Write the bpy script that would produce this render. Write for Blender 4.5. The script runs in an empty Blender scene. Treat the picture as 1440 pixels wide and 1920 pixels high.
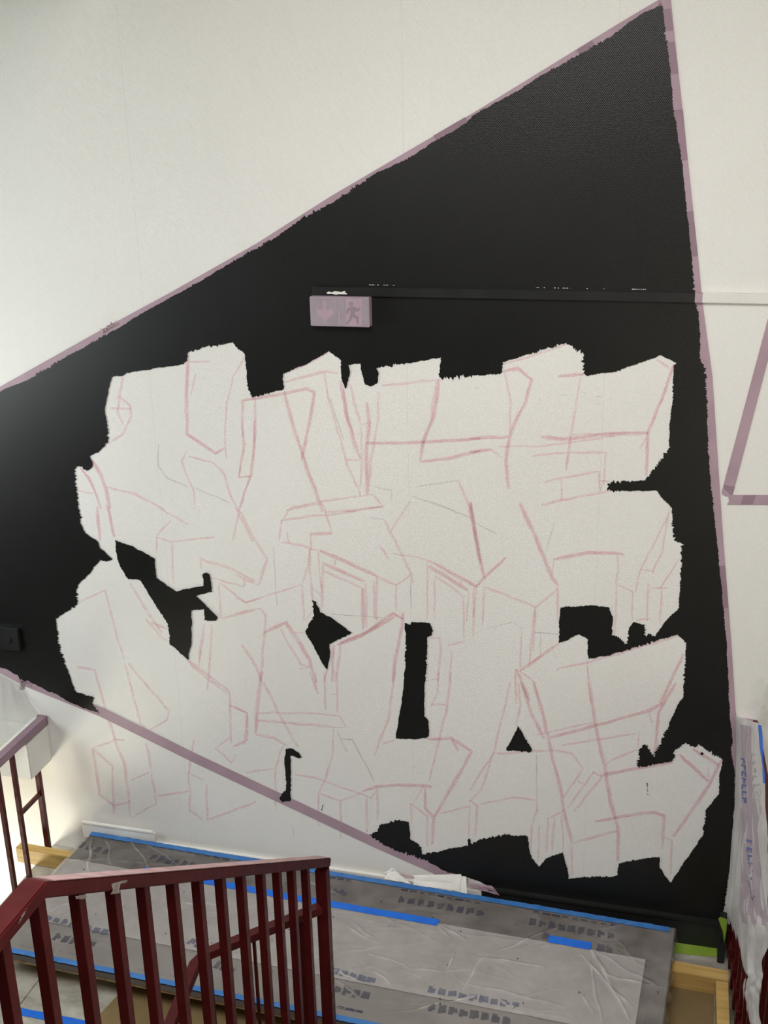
import bpy, bmesh, math, random
from mathutils import Vector, Matrix, noise as mnoise
from mathutils.geometry import delaunay_2d_cdt

# ------------------------------------------------------------------ camera
S = bpy.context.scene
COL = S.collection
F = 2152.0                        # focal length in pixels of the 1440 x 1920 frame
PITCH, ROLL, YAW = 0.3355051, -0.0227869, -0.2668808
CAM = Vector((0.0, -4.2252, 3.3884))
cy, sy = math.cos(YAW), math.sin(YAW)
_f = Vector((sy, cy, 0)); _r = Vector((cy, -sy, 0)); _u = Vector((0, 0, 1))
_f2 = _f * math.cos(PITCH) - _u * math.sin(PITCH)
_u2 = _u * math.cos(PITCH) + _f * math.sin(PITCH)
RGT = _r * math.cos(ROLL) + _u2 * math.sin(ROLL)
UPV = -_r * math.sin(ROLL) + _u2 * math.cos(ROLL)
cam_data = bpy.data.cameras.new('camera')
cam_data.sensor_fit = 'VERTICAL'; cam_data.sensor_height = 36.0
cam_data.lens = F / 1920 * 36.0
cam_data.clip_start = 0.05
cam = bpy.data.objects.new('camera', cam_data); COL.objects.link(cam)
m = Matrix((RGT, UPV, -_f2)).transposed().to_4x4(); m.translation = CAM
cam.matrix_world = m
S.camera = cam

# ------------------------------------------------------------------ light
W = bpy.data.worlds.new('world'); S.world = W; W.use_nodes = True
bg = W.node_tree.nodes['Background']
bg.inputs[0].default_value = (1.0, 0.95, 0.88, 1); bg.inputs[1].default_value = 0.02


def area(name, loc, target, sx, sy_, power, color):
    l = bpy.data.lights.new(name, 'AREA'); l.shape = 'RECTANGLE'; l.size = sx; l.size_y = sy_
    l.energy = power; l.color = color
    o = bpy.data.objects.new(name, l); COL.objects.link(o); o.location = loc
    o.rotation_euler = (Vector(target) - Vector(loc)).to_track_quat('-Z', 'Y').to_euler()
    return o


area('window_light_left', (-4.55, -1.2, 2.1), (-1, -0.3, 2.0), 1.2, 1.2, 71, (0.91, 1.0, 1.0))
area('fill_light_right', (2.15, -3.6, 2.3), (0.5, 0, 1.8), 3.0, 2.2, 40, (1.0, 0.94, 0.76))  # added warm fill from the right, no fitting behind it
area('fill_light_top', (-0.5, -2.6, 4.4), (-0.5, -2.2, 0), 2.5, 2.5, 168, (1.0, 0.965, 0.96))  # added overhead fill for platform and wall, no fitting modelled
area('window_light_lower', (-3.9, -0.5, -1.0), (-2.95, -0.15, 0.1), 0.6, 0.6, 56, (1.0, 0.93, 0.74))
S.view_settings.view_transform = 'Standard'; S.view_settings.look = 'None'
S.view_settings.exposure = 0.0; S.view_settings.gamma = 1.0
S.view_settings.use_curve_mapping = False


# ------------------------------------------------------------------ helpers
def ray(px, py):
    return RGT * ((px - 720) / F) - UPV * ((py - 960) / F) + _f2


def on_y(px, py, y=0.0):
    r = ray(px, py); return CAM + r * ((y - CAM.y) / r.y)


def on_z(px, py, z=0.0):
    r = ray(px, py); return CAM + r * ((z - CAM.z) / r.z)


def on_x(px, py, x):
    r = ray(px, py); return CAM + r * ((x - CAM.x) / r.x)


def tag(o, label=None, cat=None, group=None, kind=None):
    if label: o['label'] = label
    if cat: o['category'] = cat
    if group: o['group'] = group
    if kind: o['kind'] = kind
    return o


def empty(name, loc=(0, 0, 0)):
    o = bpy.data.objects.new(name, None); COL.objects.link(o); o.location = loc
    o.empty_display_size = 0.05
    return o


def link(name, mesh, mat=None, parent=None, smooth=False):
    """world-space mesh -> object; keeps world place when parented to an unrotated parent"""
    o = bpy.data.objects.new(name, mesh); COL.objects.link(o)
    if mat: mesh.materials.append(mat)
    if smooth:
        for p in mesh.polygons: p.use_smooth = True
    if parent:
        t = Vector(parent.location); q = parent.parent
        while q: t += Vector(q.location); q = q.parent
        mesh.transform(Matrix.Translation(-t)); o.parent = parent
    return o


def obj(name, bm, mat=None, parent=None, smooth=False):
    me = bpy.data.meshes.new(name); bm.normal_update(); bm.to_mesh(me); bm.free()
    return link(name, me, mat, parent, smooth)


def hexa(bm, c):
    """c: 8 corners, bottom 4 then top 4"""
    v = [bm.verts.new(p) for p in c]
    for f in ((3, 2, 1, 0), (4, 5, 6, 7), (0, 1, 5, 4), (1, 2, 6, 5), (2, 3, 7, 6), (3, 0, 4, 7)):
        bm.faces.new([v[i] for i in f])
    return v


def box_bm(x0, x1, y0, y1, z0, z1, bev=0.0, bm=None):
    new = bm is None
    bm = bm or bmesh.new()
    hexa(bm, [(x0, y0, z0), (x1, y0, z0), (x1, y1, z0), (x0, y1, z0),
              (x0, y0, z1), (x1, y0, z1), (x1, y1, z1), (x0, y1, z1)])
    bmesh.ops.recalc_face_normals(bm, faces=bm.faces)
    if bev:
        bmesh.ops.bevel(bm, geom=list(bm.edges), offset=bev, segments=2, affect='EDGES', clamp_overlap=True)
    return bm


def slab_bm(pts, z0, z1, bev=0.0):
    """vertical prism over a convex plan polygon"""
    bm = bmesh.new()
    a = [bm.verts.new((p[0], p[1], z0)) for p in pts]; b = [bm.verts.new((p[0], p[1], z1)) for p in pts]
    n = len(pts)
    bm.faces.new(a[::-1]); bm.faces.new(b)
    for i in range(n): bm.faces.new((a[i], a[(i + 1) % n], b[(i + 1) % n], b[i]))
    bmesh.ops.recalc_face_normals(bm, faces=bm.faces)
    if bev: bmesh.ops.bevel(bm, geom=list(bm.edges), offset=bev, segments=2, affect='EDGES', clamp_overlap=True)
    return bm


def bar_bm(path, w, h, side=None, bev=0.0, bm=None):
    """rectangular section swept along a polyline; w across, h in the up direction, mitred joints"""
    bm = bm or bmesh.new()
    P = [Vector(p) for p in path]; rings = []
    for i, p in enumerate(P):
        d0 = (P[i] - P[i - 1]).normalized() if i else (P[1] - P[0]).normalized()
        d1 = (P[i + 1] - P[i]).normalized() if i < len(P) - 1 else d0
        t = (d0 + d1).normalized(); k = 1.0 / max(0.3, t.dot(d0))
        s = Vector(side) if side else (t.cross(Vector((0, 0, 1))).normalized() if abs(t.z) < 0.999 else Vector((1, 0, 0)))
        u = s.cross(t).normalized()
        if side: s = s.normalized()
        ks = 1.0
        if side is None: ks = k if abs(d0.z - d1.z) < 1e-4 else 1.0
        ku = k if ks == 1.0 else 1.0
        rings.append([bm.verts.new(p + s * (a * w / 2 * ks) + u * (b * h / 2 * ku)) for a, b in ((-1, -1), (1, -1), (1, 1), (-1, 1))])
    for i in range(len(rings) - 1):
        for j in range(4):
            bm.faces.new((rings[i][j], rings[i][(j + 1) % 4], rings[i + 1][(j + 1) % 4], rings[i + 1][j]))
    bm.faces.new(rings[0][::-1]); bm.faces.new(rings[-1])
    bmesh.ops.recalc_face_normals(bm, faces=bm.faces)
    if bev:
        bmesh.ops.bevel(bm, geom=[e for e in bm.edges if e.calc_face_angle(0) > 0.5], offset=bev, segments=2, affect='EDGES', clamp_overlap=True)
    return bm


def poly_bm(pts2, to3, bm=None, thick=None):
    """fill a 2-D outline (CDT) and map it into space with to3"""
    bm = bm or bmesh.new()
    n = len(pts2)
    vs, es, fs, *_ = delaunay_2d_cdt([Vector(p) for p in pts2], [(i, (i + 1) % n) for i in range(n)], [], 1, 1e-4)
    # keep triangles whose centre is inside the outline
    V = [bm.verts.new(to3(v.x, v.y)) for v in vs]
    for f in fs:
        try: bm.faces.new([V[i] for i in f])
        except ValueError: pass
    if thick:
        r = bmesh.ops.extrude_face_region(bm, geom=list(bm.faces))
        bmesh.ops.translate(bm, vec=Vector(thick), verts=[e for e in r['geom'] if isinstance(e, bmesh.types.BMVert)])
    bmesh.ops.recalc_face_normals(bm, faces=bm.faces)
    return bm


def rough(pts, step=1.9, amp=0.8, fringe=4.2, seed=0, closed=True):
    """resample an outline and give it the ragged edge of a dry brush"""
    rnd = random.Random(seed); out = []; n = len(pts); s = 0.0
    for i in range(n if closed else n - 1):
        a = Vector(pts[i]); b = Vector(pts[(i + 1) % n]); L = (b - a).length
        k = max(1, int(L / step)); d = (b - a) / max(L, 1e-6); nrm = Vector((-d.y, d.x))
        for j in range(k):
            p = a + (b - a) * (j / k); s += L / k
            if -60 < p.x < 1500:
                w = max(0.0, mnoise.noise(Vector((p.x / 70, p.y / 70, seed * 3.1)))) * 2
                off = mnoise.noise(Vector((p.x / 16, p.y / 16, seed + 9))) * 1.6
                off += rnd.uniform(-1, 1) * (amp + fringe * w * (1 if (len(out) % 2) else 0.2))
                if j: p = p + nrm * off
            out.append((p.x, p.y))
    return out


def ribbon_bm(bm, pts, w, to3, seed=0, jit=0.0):
    rnd = random.Random(seed)
    P = []
    for i in range(len(pts) - 1):
        a = Vector(pts[i]); b = Vector(pts[i + 1]); k = max(1, int((b - a).length / 14))
        for j in range(k): P.append(a + (b - a) * j / k)
    P.append(Vector(pts[-1]))
    prev = None
    for i, p in enumerate(P):
        d = (P[min(i + 1, len(P) - 1)] - P[max(i - 1, 0)])
        d = d.normalized() if d.length > 0 else Vector((1, 0)); n = Vector((-d.y, d.x))
        q = p + n * (mnoise.noise(Vector((p.x / 25, p.y / 25, seed))) * jit)
        ww = w * (0.75 + 0.35 * rnd.random()) * (0.6 if i in (0, len(P) - 1) else 1)
        cur = (bm.verts.new(to3(*(q + n * ww / 2))), bm.verts.new(to3(*(q - n * ww / 2))))
        if prev: bm.faces.new((prev[0], prev[1], cur[1], cur[0]))
        prev = cur


# ------------------------------------------------------------------ materials
def mat(name, color, rough_=0.6, spec=0.5, metallic=0.0):
    m_ = bpy.data.materials.new(name); m_.use_nodes = True
    b = m_.node_tree.nodes['Principled BSDF']
    b.inputs['Base Color'].default_value = (*color, 1); b.inputs['Roughness'].default_value = rough_
    b.inputs['Specular IOR Level'].default_value = spec; b.inputs['Metallic'].default_value = metallic
    return m_


def nodes(m_): return m_.node_tree.nodes, m_.node_tree.links, m_.node_tree.nodes['Principled BSDF']


def coord(N, L, scale=(1, 1, 1), rot=(0, 0, 0)):
    t = N.new('ShaderNodeTexCoord'); mp = N.new('ShaderNodeMapping')
    mp.inputs['Scale'].default_value = scale; mp.inputs['Rotation'].default_value = rot
    g = N.new('ShaderNodeNewGeometry')
    L.new(g.outputs['Position'], mp.inputs['Vector']); N.remove(t)
    return mp.outputs[0]


def noise_tex(N, L, vec, scale, detail=3, rough_=0.5):
    n = N.new('ShaderNodeTexNoise'); n.inputs['Scale'].default_value = scale
    n.inputs['Detail'].default_value = detail; n.inputs['Roughness'].default_value = rough_
    L.new(vec, n.inputs['Vector']); return n.outputs[0]


def ramp(N, L, fac, stops):
    r = N.new('ShaderNodeValToRGB'); L.new(fac, r.inputs[0])
    e = r.color_ramp.elements
    while len(e) < len(stops): e.new(0.5)
    for i, (p, c) in enumerate(stops): e[i].position = p; e[i].color = (*c, 1)
    return r.outputs[0]


def bump(N, L, b, h, strength, dist=0.001):
    bp = N.new('ShaderNodeBump'); bp.inputs['Strength'].default_value = strength; bp.inputs['Distance'].default_value = dist
    L.new(h, bp.inputs['Height']); L.new(bp.outputs[0], b.inputs['Normal']); return bp


def mottled(name, c0, c1, scale, rough_=0.6, spec=0.5, bump_s=0.0, bump_scale=60, lo=0.35, hi=0.65, stretch=(1, 1, 1)):
    m_ = mat(name, c0, rough_, spec); N, L, b = nodes(m_)
    v = coord(N, L, stretch)
    L.new(ramp(N, L, noise_tex(N, L, v, scale), [(lo, c0), (hi, c1)]), b.inputs['Base Color'])
    if bump_s: bump(N, L, b, noise_tex(N, L, v, bump_scale), bump_s, 0.002)
    return m_


def weave(N, L):
    """diagonal rib of the woven glass-fibre wallpaper"""
    v = coord(N, L, (1, 1, 1), (0, 0, 0))
    w = N.new('ShaderNodeTexWave'); w.wave_type = 'BANDS'; w.bands_direction = 'X'
    mp = N.new('ShaderNodeMapping'); mp.inputs['Rotation'].default_value = (0, math.radians(38), 0)
    L.new(v, mp.inputs['Vector']); L.new(mp.outputs[0], w.inputs['Vector'])
    w.inputs['Scale'].default_value = 62; w.inputs['Distortion'].default_value = 1.6
    w.inputs['Detail'].default_value = 2; w.inputs['Detail Scale'].default_value = 3
    n = noise_tex(N, L, v, 190, 2)
    a = N.new('ShaderNodeMath'); a.operation = 'ADD'; L.new(w.outputs['Fac'], a.inputs[0]); L.new(n, a.inputs[1])
    return v, a.outputs[0]


SEAMS = [on_y(283, 733).x, on_y(762.7, 684).x, on_y(1131.5, 750).x]


def wall_material():
    m_ = mat('woven_white_wallpaper', (0.80, 0.79, 0.76), 0.62, 0.35); N, L, b = nodes(m_)
    v, h = weave(N, L)
    base = ramp(N, L, noise_tex(N, L, v, 1.3, 4), [(0.3, (0.775, 0.765, 0.735)), (0.7, (0.82, 0.815, 0.79))])
    sx = N.new('ShaderNodeSeparateXYZ'); L.new(v, sx.inputs[0])
    tot = None
    for x0 in SEAMS:
        s1 = N.new('ShaderNodeMath'); s1.operation = 'SUBTRACT'; L.new(sx.outputs[0], s1.inputs[0]); s1.inputs[1].default_value = x0
        s2 = N.new('ShaderNodeMath'); s2.operation = 'ABSOLUTE'; L.new(s1.outputs[0], s2.inputs[0])
        s3 = N.new('ShaderNodeMath'); s3.operation = 'LESS_THAN'; L.new(s2.outputs[0], s3.inputs[0]); s3.inputs[1].default_value = 0.0009
        if tot is None: tot = s3.outputs[0]
        else:
            q = N.new('ShaderNodeMath'); q.operation = 'ADD'; L.new(tot, q.inputs[0]); L.new(s3.outputs[0], q.inputs[1]); tot = q.outputs[0]
    mul = N.new('ShaderNodeMath'); mul.operation = 'MULTIPLY'; L.new(tot, mul.inputs[0])
    L.new(noise_tex(N, L, v, 7, 2), mul.inputs[1])
    mx = N.new('ShaderNodeMix'); mx.data_type = 'RGBA'; L.new(mul.outputs[0], mx.inputs[0])
    L.new(base, mx.inputs[6]); mx.inputs[7].default_value = (0.60, 0.59, 0.56, 1)
    L.new(mx.outputs[2], b.inputs['Base Color'])
    bump(N, L, b, h, 0.36, 0.0018)
    return m_


def black_paint_material():
    m_ = mat('black_wall_paint', (0.008, 0.008, 0.008), 0.36, 0.42); N, L, b = nodes(m_)
    v, h = weave(N, L)
    L.new(ramp(N, L, noise_tex(N, L, v, 2.2, 5, 0.6), [(0.3, (0.0050, 0.0053, 0.0051)), (0.72, (0.0085, 0.0088, 0.0085))]), b.inputs['Base Color'])
    bump(N, L, b, h, 0.30, 0.0012)
    return m_


def chalk_material(name, col, fac):
    m_ = bpy.data.materials.new(name); m_.use_nodes = True; N, L, b = nodes(m_)
    b.inputs['Base Color'].default_value = (*col, 1); b.inputs['Roughness'].default_value = 0.8
    v, h = weave(N, L)
    n1 = noise_tex(N, L, v, 260, 2); n2 = noise_tex(N, L, v, 14, 3)
    mu = N.new('ShaderNodeMath'); mu.operation = 'MULTIPLY'; L.new(n1, mu.inputs[0]); L.new(n2, mu.inputs[1])
    mu2 = N.new('ShaderNodeMath'); mu2.operation = 'MULTIPLY'; mu2.use_clamp = True; L.new(mu.outputs[0], mu2.inputs[0]); mu2.inputs[1].default_value = fac * 4
    L.new(mu2.outputs[0], b.inputs['Alpha'])
    return m_


def film_material(name, col, alpha, rough_=0.18, var=0.12, scale=9, bmp=0.25, gloss=None, crease=0.0):
    """thin plastic: transparent + milky diffuse, with an undiluted fresnel gloss on top"""
    m_ = bpy.data.materials.new(name); m_.use_nodes = True; N = m_.node_tree.nodes; L = m_.node_tree.links
    N.remove(N['Principled BSDF']); out = N['Material Output']
    v = coord(N, L)
    n = noise_tex(N, L, v, scale, 4, 0.6)
    mr = N.new('ShaderNodeMapRange'); L.new(n, mr.inputs[0]); mr.inputs[1].default_value = 0.25; mr.inputs[2].default_value = 0.75
    mr.inputs[3].default_value = alpha - var; mr.inputs[4].default_value = alpha + var
    bp = N.new('ShaderNodeBump'); bp.inputs['Strength'].default_value = bmp; bp.inputs['Distance'].default_value = 0.004
    L.new(noise_tex(N, L, v, 38, 4, 0.65), bp.inputs['Height'])
    tr_ = N.new('ShaderNodeBsdfTransparent'); df = N.new('ShaderNodeBsdfDiffuse'); df.inputs[0].default_value = (*col, 1)
    gl = N.new('ShaderNodeBsdfGlossy'); gl.inputs['Roughness'].default_value = rough_
    fr = N.new('ShaderNodeFresnel'); fr.inputs['IOR'].default_value = 1.52
    for q in (df, gl, fr): L.new(bp.outputs[0], q.inputs['Normal'])
    fac = mr.outputs[0]
    if crease:                     # crease highlights painted in as whiter film, together with stress whitening
        at = N.new('ShaderNodeAttribute'); at.attribute_name = 'crease'
        ma = N.new('ShaderNodeMath'); ma.operation = 'MULTIPLY_ADD'; ma.use_clamp = True
        L.new(at.outputs['Fac'], ma.inputs[0]); ma.inputs[1].default_value = crease; L.new(fac, ma.inputs[2]); fac = ma.outputs[0]
    m1 = N.new('ShaderNodeMixShader'); L.new(fac, m1.inputs[0]); L.new(tr_.outputs[0], m1.inputs[1]); L.new(df.outputs[0], m1.inputs[2])
    m2 = N.new('ShaderNodeMixShader'); L.new(fr.outputs[0], m2.inputs[0]) if gloss is None else setattr(m2.inputs[0], 'default_value', gloss); L.new(m1.outputs[0], m2.inputs[1]); L.new(gl.outputs[0], m2.inputs[2])
    L.new(m2.outputs[0], out.inputs[0])
    return m_


def red_material():
    m_ = mat('dark_red_enamel', (0.06, 0.004, 0.005), 0.34, 0.25); N, L, b = nodes(m_)
    v = coord(N, L)
    L.new(ramp(N, L, noise_tex(N, L, v, 9, 5, 0.65), [(0.25, (0.042, 0.0028, 0.0035)), (0.5, (0.062, 0.0045, 0.0055)), (0.78, (0.082, 0.008, 0.010))]), b.inputs['Base Color'])
    L.new(ramp(N, L, noise_tex(N, L, v, 30, 3), [(0.3, (0.28,) * 3), (0.75, (0.48,) * 3)]), b.inputs['Roughness'])
    return m_


def wood_material(name, c0, c1):
    m_ = mat(name, c0, 0.6, 0.3); N, L, b = nodes(m_)
    v = coord(N, L, (2.0, 26, 26))
    L.new(ramp(N, L, noise_tex(N, L, v, 2.2, 4, 0.6), [(0.3, c0), (0.7, c1)]), b.inputs['Base Color'])
    return m_


M_WALL = wall_material()
M_BLACK = black_paint_material()
M_BLACK2 = mottled('black_gloss_paint', (0.009, 0.0095, 0.0095), (0.014, 0.015, 0.015), 6, 0.42, 0.5)
M_PINK = chalk_material('pink_chalk', (0.90, 0.57, 0.63), 0.30)
M_PINKS = chalk_material('pink_chalk_strong', (0.88, 0.54, 0.60), 0.25)
M_GREY = chalk_material('grey_pencil', (0.42, 0.42, 0.40), 0.22)
M_TAPE = mottled('lavender_masking_tape', (0.385, 0.275, 0.325), (0.435, 0.315, 0.37), 7, 0.55, 0.35, 0.25, 220)
M_TAPE_D = mottled('lavender_masking_tape_doubled', (0.27, 0.18, 0.225), (0.31, 0.21, 0.26), 7, 0.55, 0.35, 0.25, 220)
M_BLUE = mottled('blue_painters_tape', (0.012, 0.125, 0.60), (0.016, 0.15, 0.66), 18, 0.5, 0.3, 0.2, 160)
M_BLUE_D = mottled('blue_tape_edge', (0.035, 0.15, 0.42), (0.055, 0.19, 0.48), 14, 0.45, 0.35, 0.2, 160)
M_GREEN = mottled('lime_masking_tape', (0.23, 0.36, 0.036), (0.28, 0.42, 0.055), 10, 0.55, 0.3, 0.2, 150)
M_RED = red_material()
M_WHITE = mottled('white_painted_plastic', (0.74, 0.73, 0.69), (0.79, 0.78, 0.74), 5, 0.5, 0.4)
M_PAPER = mottled('white_paper', (0.78, 0.77, 0.73), (0.84, 0.83, 0.80), 6, 0.75, 0.2)
M_WOOD = wood_material('spruce_lumber', (0.42, 0.265, 0.080), (0.58, 0.39, 0.145))
M_PLY = mottled('plywood_edge', (0.33, 0.22, 0.11), (0.50, 0.36, 0.20), 30, 0.65, 0.3)
M_BOARD = mottled('grey_brown_board', (0.125, 0.106, 0.096), (0.155, 0.132, 0.120), 4, 0.6, 0.3, 0.1, 30)
M_KRAFT = mottled('brown_hardboard', (0.165, 0.115, 0.052), (0.205, 0.145, 0.068), 5, 0.6, 0.3, 0.1, 80)
M_FILM = film_material('clear_masking_film', (0.72, 0.69, 0.66), 0.11, 0.12, 0.09, 8, 0.22, None, 0.42)
M_FILMF = film_material('hazy_masking_film', (0.72, 0.68, 0.655), 0.38, 0.15, 0.07, 7, 0.15, None, 0.42)
M_FILMG = film_material('thin_masking_film', (0.72, 0.68, 0.64), 0.23, 0.13, 0.06, 7, 0.15, None, 0.42)
M_FILM2 = film_material('milky_plastic_sheet', (0.66, 0.64, 0.63), 0.72, 0.2, 0.16, 7, 0.5, 0.05)
M_FILM3 = film_material('white_plastic_sheet', (0.46, 0.46, 0.44), 0.42, 0.3, 0.16, 5, 0.3, 0.03)
M_PRINT = film_material('faded_blue_print', (0.07, 0.075, 0.115), 0.42, 0.3, 0.22, 30)
M_PRINT_L = film_material('pale_blue_print', (0.12, 0.15, 0.25), 0.42, 0.3, 0.22, 30)
M_NAVY = film_material('navy_print', (0.03, 0.035, 0.085), 0.6, 0.3, 0.3, 30)
M_VIOLET = film_material('violet_blue_print', (0.16, 0.18, 0.40), 0.80, 0.3, 0.2, 30, 0.2, 0.03)


def marble_material():
    m_ = mat('grey_marble', (0.5, 0.5, 0.47), 0.3, 0.5); N, L, b = nodes(m_)
    v = coord(N, L, (1, 2.4, 1), (0, 0, 0.7))
    L.new(ramp(N, L, noise_tex(N, L, v, 5, 8, 0.68), [(0.28, (0.13, 0.125, 0.10)), (0.42, (0.30, 0.285, 0.24)), (0.7, (0.50, 0.475, 0.42))]), b.inputs['Base Color'])
    return m_


M_MARBLE = marble_material()

# ------------------------------------------------------------------ the setting
wall = obj('wall_back', box_bm(-4.6, 2.2, 0.0, 0.15, -1.6, 4.6), M_WALL)
tag(wall, 'tall white woven-wallpaper stairwell wall carrying the half painted black mural', kind='structure')


def W3(y):
    return lambda px, py: on_y(px, py, y)


LEFT_EDGE = [(187, 1338), (173, 1318), (176, 1308), (143, 1298), (138, 1287), (123, 1247), (112, 1217), (108, 1187), (104, 1160), (117, 1152),
             (147, 1132), (143, 1108), (150, 1093), (170, 1073), (187, 1050), (200, 1053), (211, 1048), (187, 1028), (183, 1015),
             (160, 1000), (152, 983), (147, 940), (143, 920), (139, 880), (143, 874), (150, 875), (157, 880), (163, 884), (173, 875),
             (173, 867), (168, 856), (187, 845), (202, 830), (203, 813), (197, 767), (202, 740), (209, 707), (230, 705), (237, 699),
             (343, 683), (351, 677), (352, 663), (377, 652), (437, 642), (447, 655), (459, 663), (465, 730), (472, 747), (513, 735),
             (532, 729), (531, 700), (581, 679), (616, 658), (638, 674), (640, 709), (648, 729), (653, 713), (657, 697), (653, 684),
             (676, 681), (680, 706), (684, 721), (696, 724), (707, 719), (710, 700), (705, 690), (759, 682), (827, 670), (823, 706),
             (828, 710), (880, 705), (938, 701), (942, 697), (942, 679), (1062, 642), (1094, 662), (1092, 693), (1100, 704), (1152, 697),
             (1239, 666), (1268, 681), (1263, 684), (1262, 741), (1255, 799), (1254, 840), (1228, 876), (1209, 901), (1145, 904),
             (1139, 907), (1139, 920), (1187, 920), (1231, 920), (1244, 936), (1260, 952), (1262, 1005), (1266, 1014), (1278, 1019),
             (1275, 1092), (1273, 1140), (1248, 1164), (1230, 1191), (1210, 1191), (1209, 1171), (1187, 1167), (1179, 1178), (1176, 1207),
             (1147, 1189), (1149, 1157), (1142, 1139), (1111, 1135), (1051, 1139), (1049, 1157), (1047, 1207), (1086, 1189), (1102, 1198),
             (1103, 1235), (1140, 1229), (1205, 1209), (1270, 1189), (1287, 1205), (1283, 1272), (1281, 1307), (1270, 1323), (1227, 1419),
             (1221, 1414), (1219, 1405), (1205, 1397), (1199, 1405), (1197, 1439), (1263, 1426), (1264, 1408), (1286, 1392), (1295, 1399),
             (1304, 1401), (1310, 1394), (1331, 1410), (1354, 1423), (1352, 1442), (1349, 1453), (1348, 1489), (1324, 1518), (1319, 1565),
             (1288, 1609), (1257, 1655), (1237, 1627), (1237, 1607), (1230, 1607), (1194, 1612), (1160, 1619), (1158, 1641), (1147, 1644),
             (1086, 1645), (1066, 1648), (1064, 1630), (1055, 1598), (1024, 1610), (1010, 1625), (997, 1610), (988, 1567), (941, 1566),
             (902, 1574), (884, 1582), (881, 1572), (877, 1574), (878, 1585), (795, 1602), (785, 1583), (769, 1573), (767, 1541), (747, 1538),
             (711, 1547), (709, 1559), (691, 1565)]
OUTER = [(733, 1592), (800, 1613), (840, 1637), (873, 1643), (900, 1653), (912, 1660), (914, 1672),
         (914, 1700), (1352, 1762), (1358, 1700), (1372, 1600), (1377, 1500), (1378, 1450), (1370, 1402), (1374, 1390), (1370, 1362), (1368, 1330), (1362, 1200),
         (1343, 1000), (1335, 930), (1328, 850), (1325, 740), (1323, 695), (1312, 672), (1313, 630), (1308, 580), (1303, 560), (1300, 530),
         (1297, 480), (1277, 290), (1262, 200), (1256, 120), (1247, 60), (1243, 12), (1236, 10), (1226, 16), (1205, 25), (1180, 42), (1160, 58), (1100, 95),
         (1050, 122), (1010, 144), (975, 168), (948, 182), (900, 208), (860, 240), (820, 262), (770, 294), (735, 311), (700, 328), (620, 382),
         (580, 402), (540, 428), (510, 449), (480, 466), (430, 494), (413, 505), (375, 527), (330, 552), (305, 566), (265, 588), (225, 614),
         (185, 634), (160, 650), (125, 668), (90, 690), (45, 716), (12, 727), (0, 735), (-60, 770), (-300, 905), (-420, 1040), (-280, 1104),
         (0, 1251), (15, 1256), (33, 1266), (40, 1280), (52, 1276), (72, 1287), (100, 1300), (125, 1314), (150, 1325)]
black = poly_bm(rough(LEFT_EDGE + OUTER, seed=3), W3(-0.0030))
tag(obj('mural_paint', black, M_BLACK, wall), 'large black painted field with a jagged inner edge around the sketch')
PATCHES = [
    [(217, 1012), (253, 1027), (290, 1048), (293, 1083), (317, 1100), (330, 1109), (382, 1098), (380, 1077), (387, 1073), (393, 1077), (398, 1110),
     (368, 1117), (408, 1158), (405, 1164), (383, 1163), (383, 1142), (359, 1144), (359, 1203), (353, 1237), (318, 1207), (315, 1170), (287, 1127),
     (263, 1087), (240, 1086), (225, 1063), (218, 1037)],
    [(586, 1125), (592, 1128), (600, 1148), (619, 1157), (660, 1186), (617, 1208), (618, 1234), (614, 1256), (609, 1251), (572, 1184), (581, 1167), (589, 1154)],
    [(759, 1168), (769, 1172), (772, 1166), (806, 1168), (812, 1183), (809, 1192), (801, 1194), (801, 1228), (797, 1279), (796, 1292), (795, 1343),
     (803, 1351), (804, 1380), (798, 1384), (740, 1386), (745, 1365), (755, 1302), (760, 1253), (761, 1189)],
    [(536, 1404), (549, 1404), (561, 1412), (566, 1420), (560, 1422), (545, 1417), (545, 1439), (545, 1503), (529, 1504), (524, 1495), (536, 1480), (534, 1439), (533, 1420)],
    [(972, 1361), (998, 1406), (992, 1411), (970, 1408), (949, 1406)],
    [(602, 1518), (604, 1511), (607, 1508), (605, 1513), (604, 1520)],
    [(1212, 1468), (1214, 1468), (1216, 1490), (1214, 1491)],
    [(1314, 1411), (1318, 1411), (1318, 1415), (1314, 1415)]]
for i, p in enumerate(PATCHES):
    obj('paint_patch', poly_bm(rough(p, 2.0, 0.6, 2.0, seed=20 + i), W3(-0.0030)), M_BLACK, wall)

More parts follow.
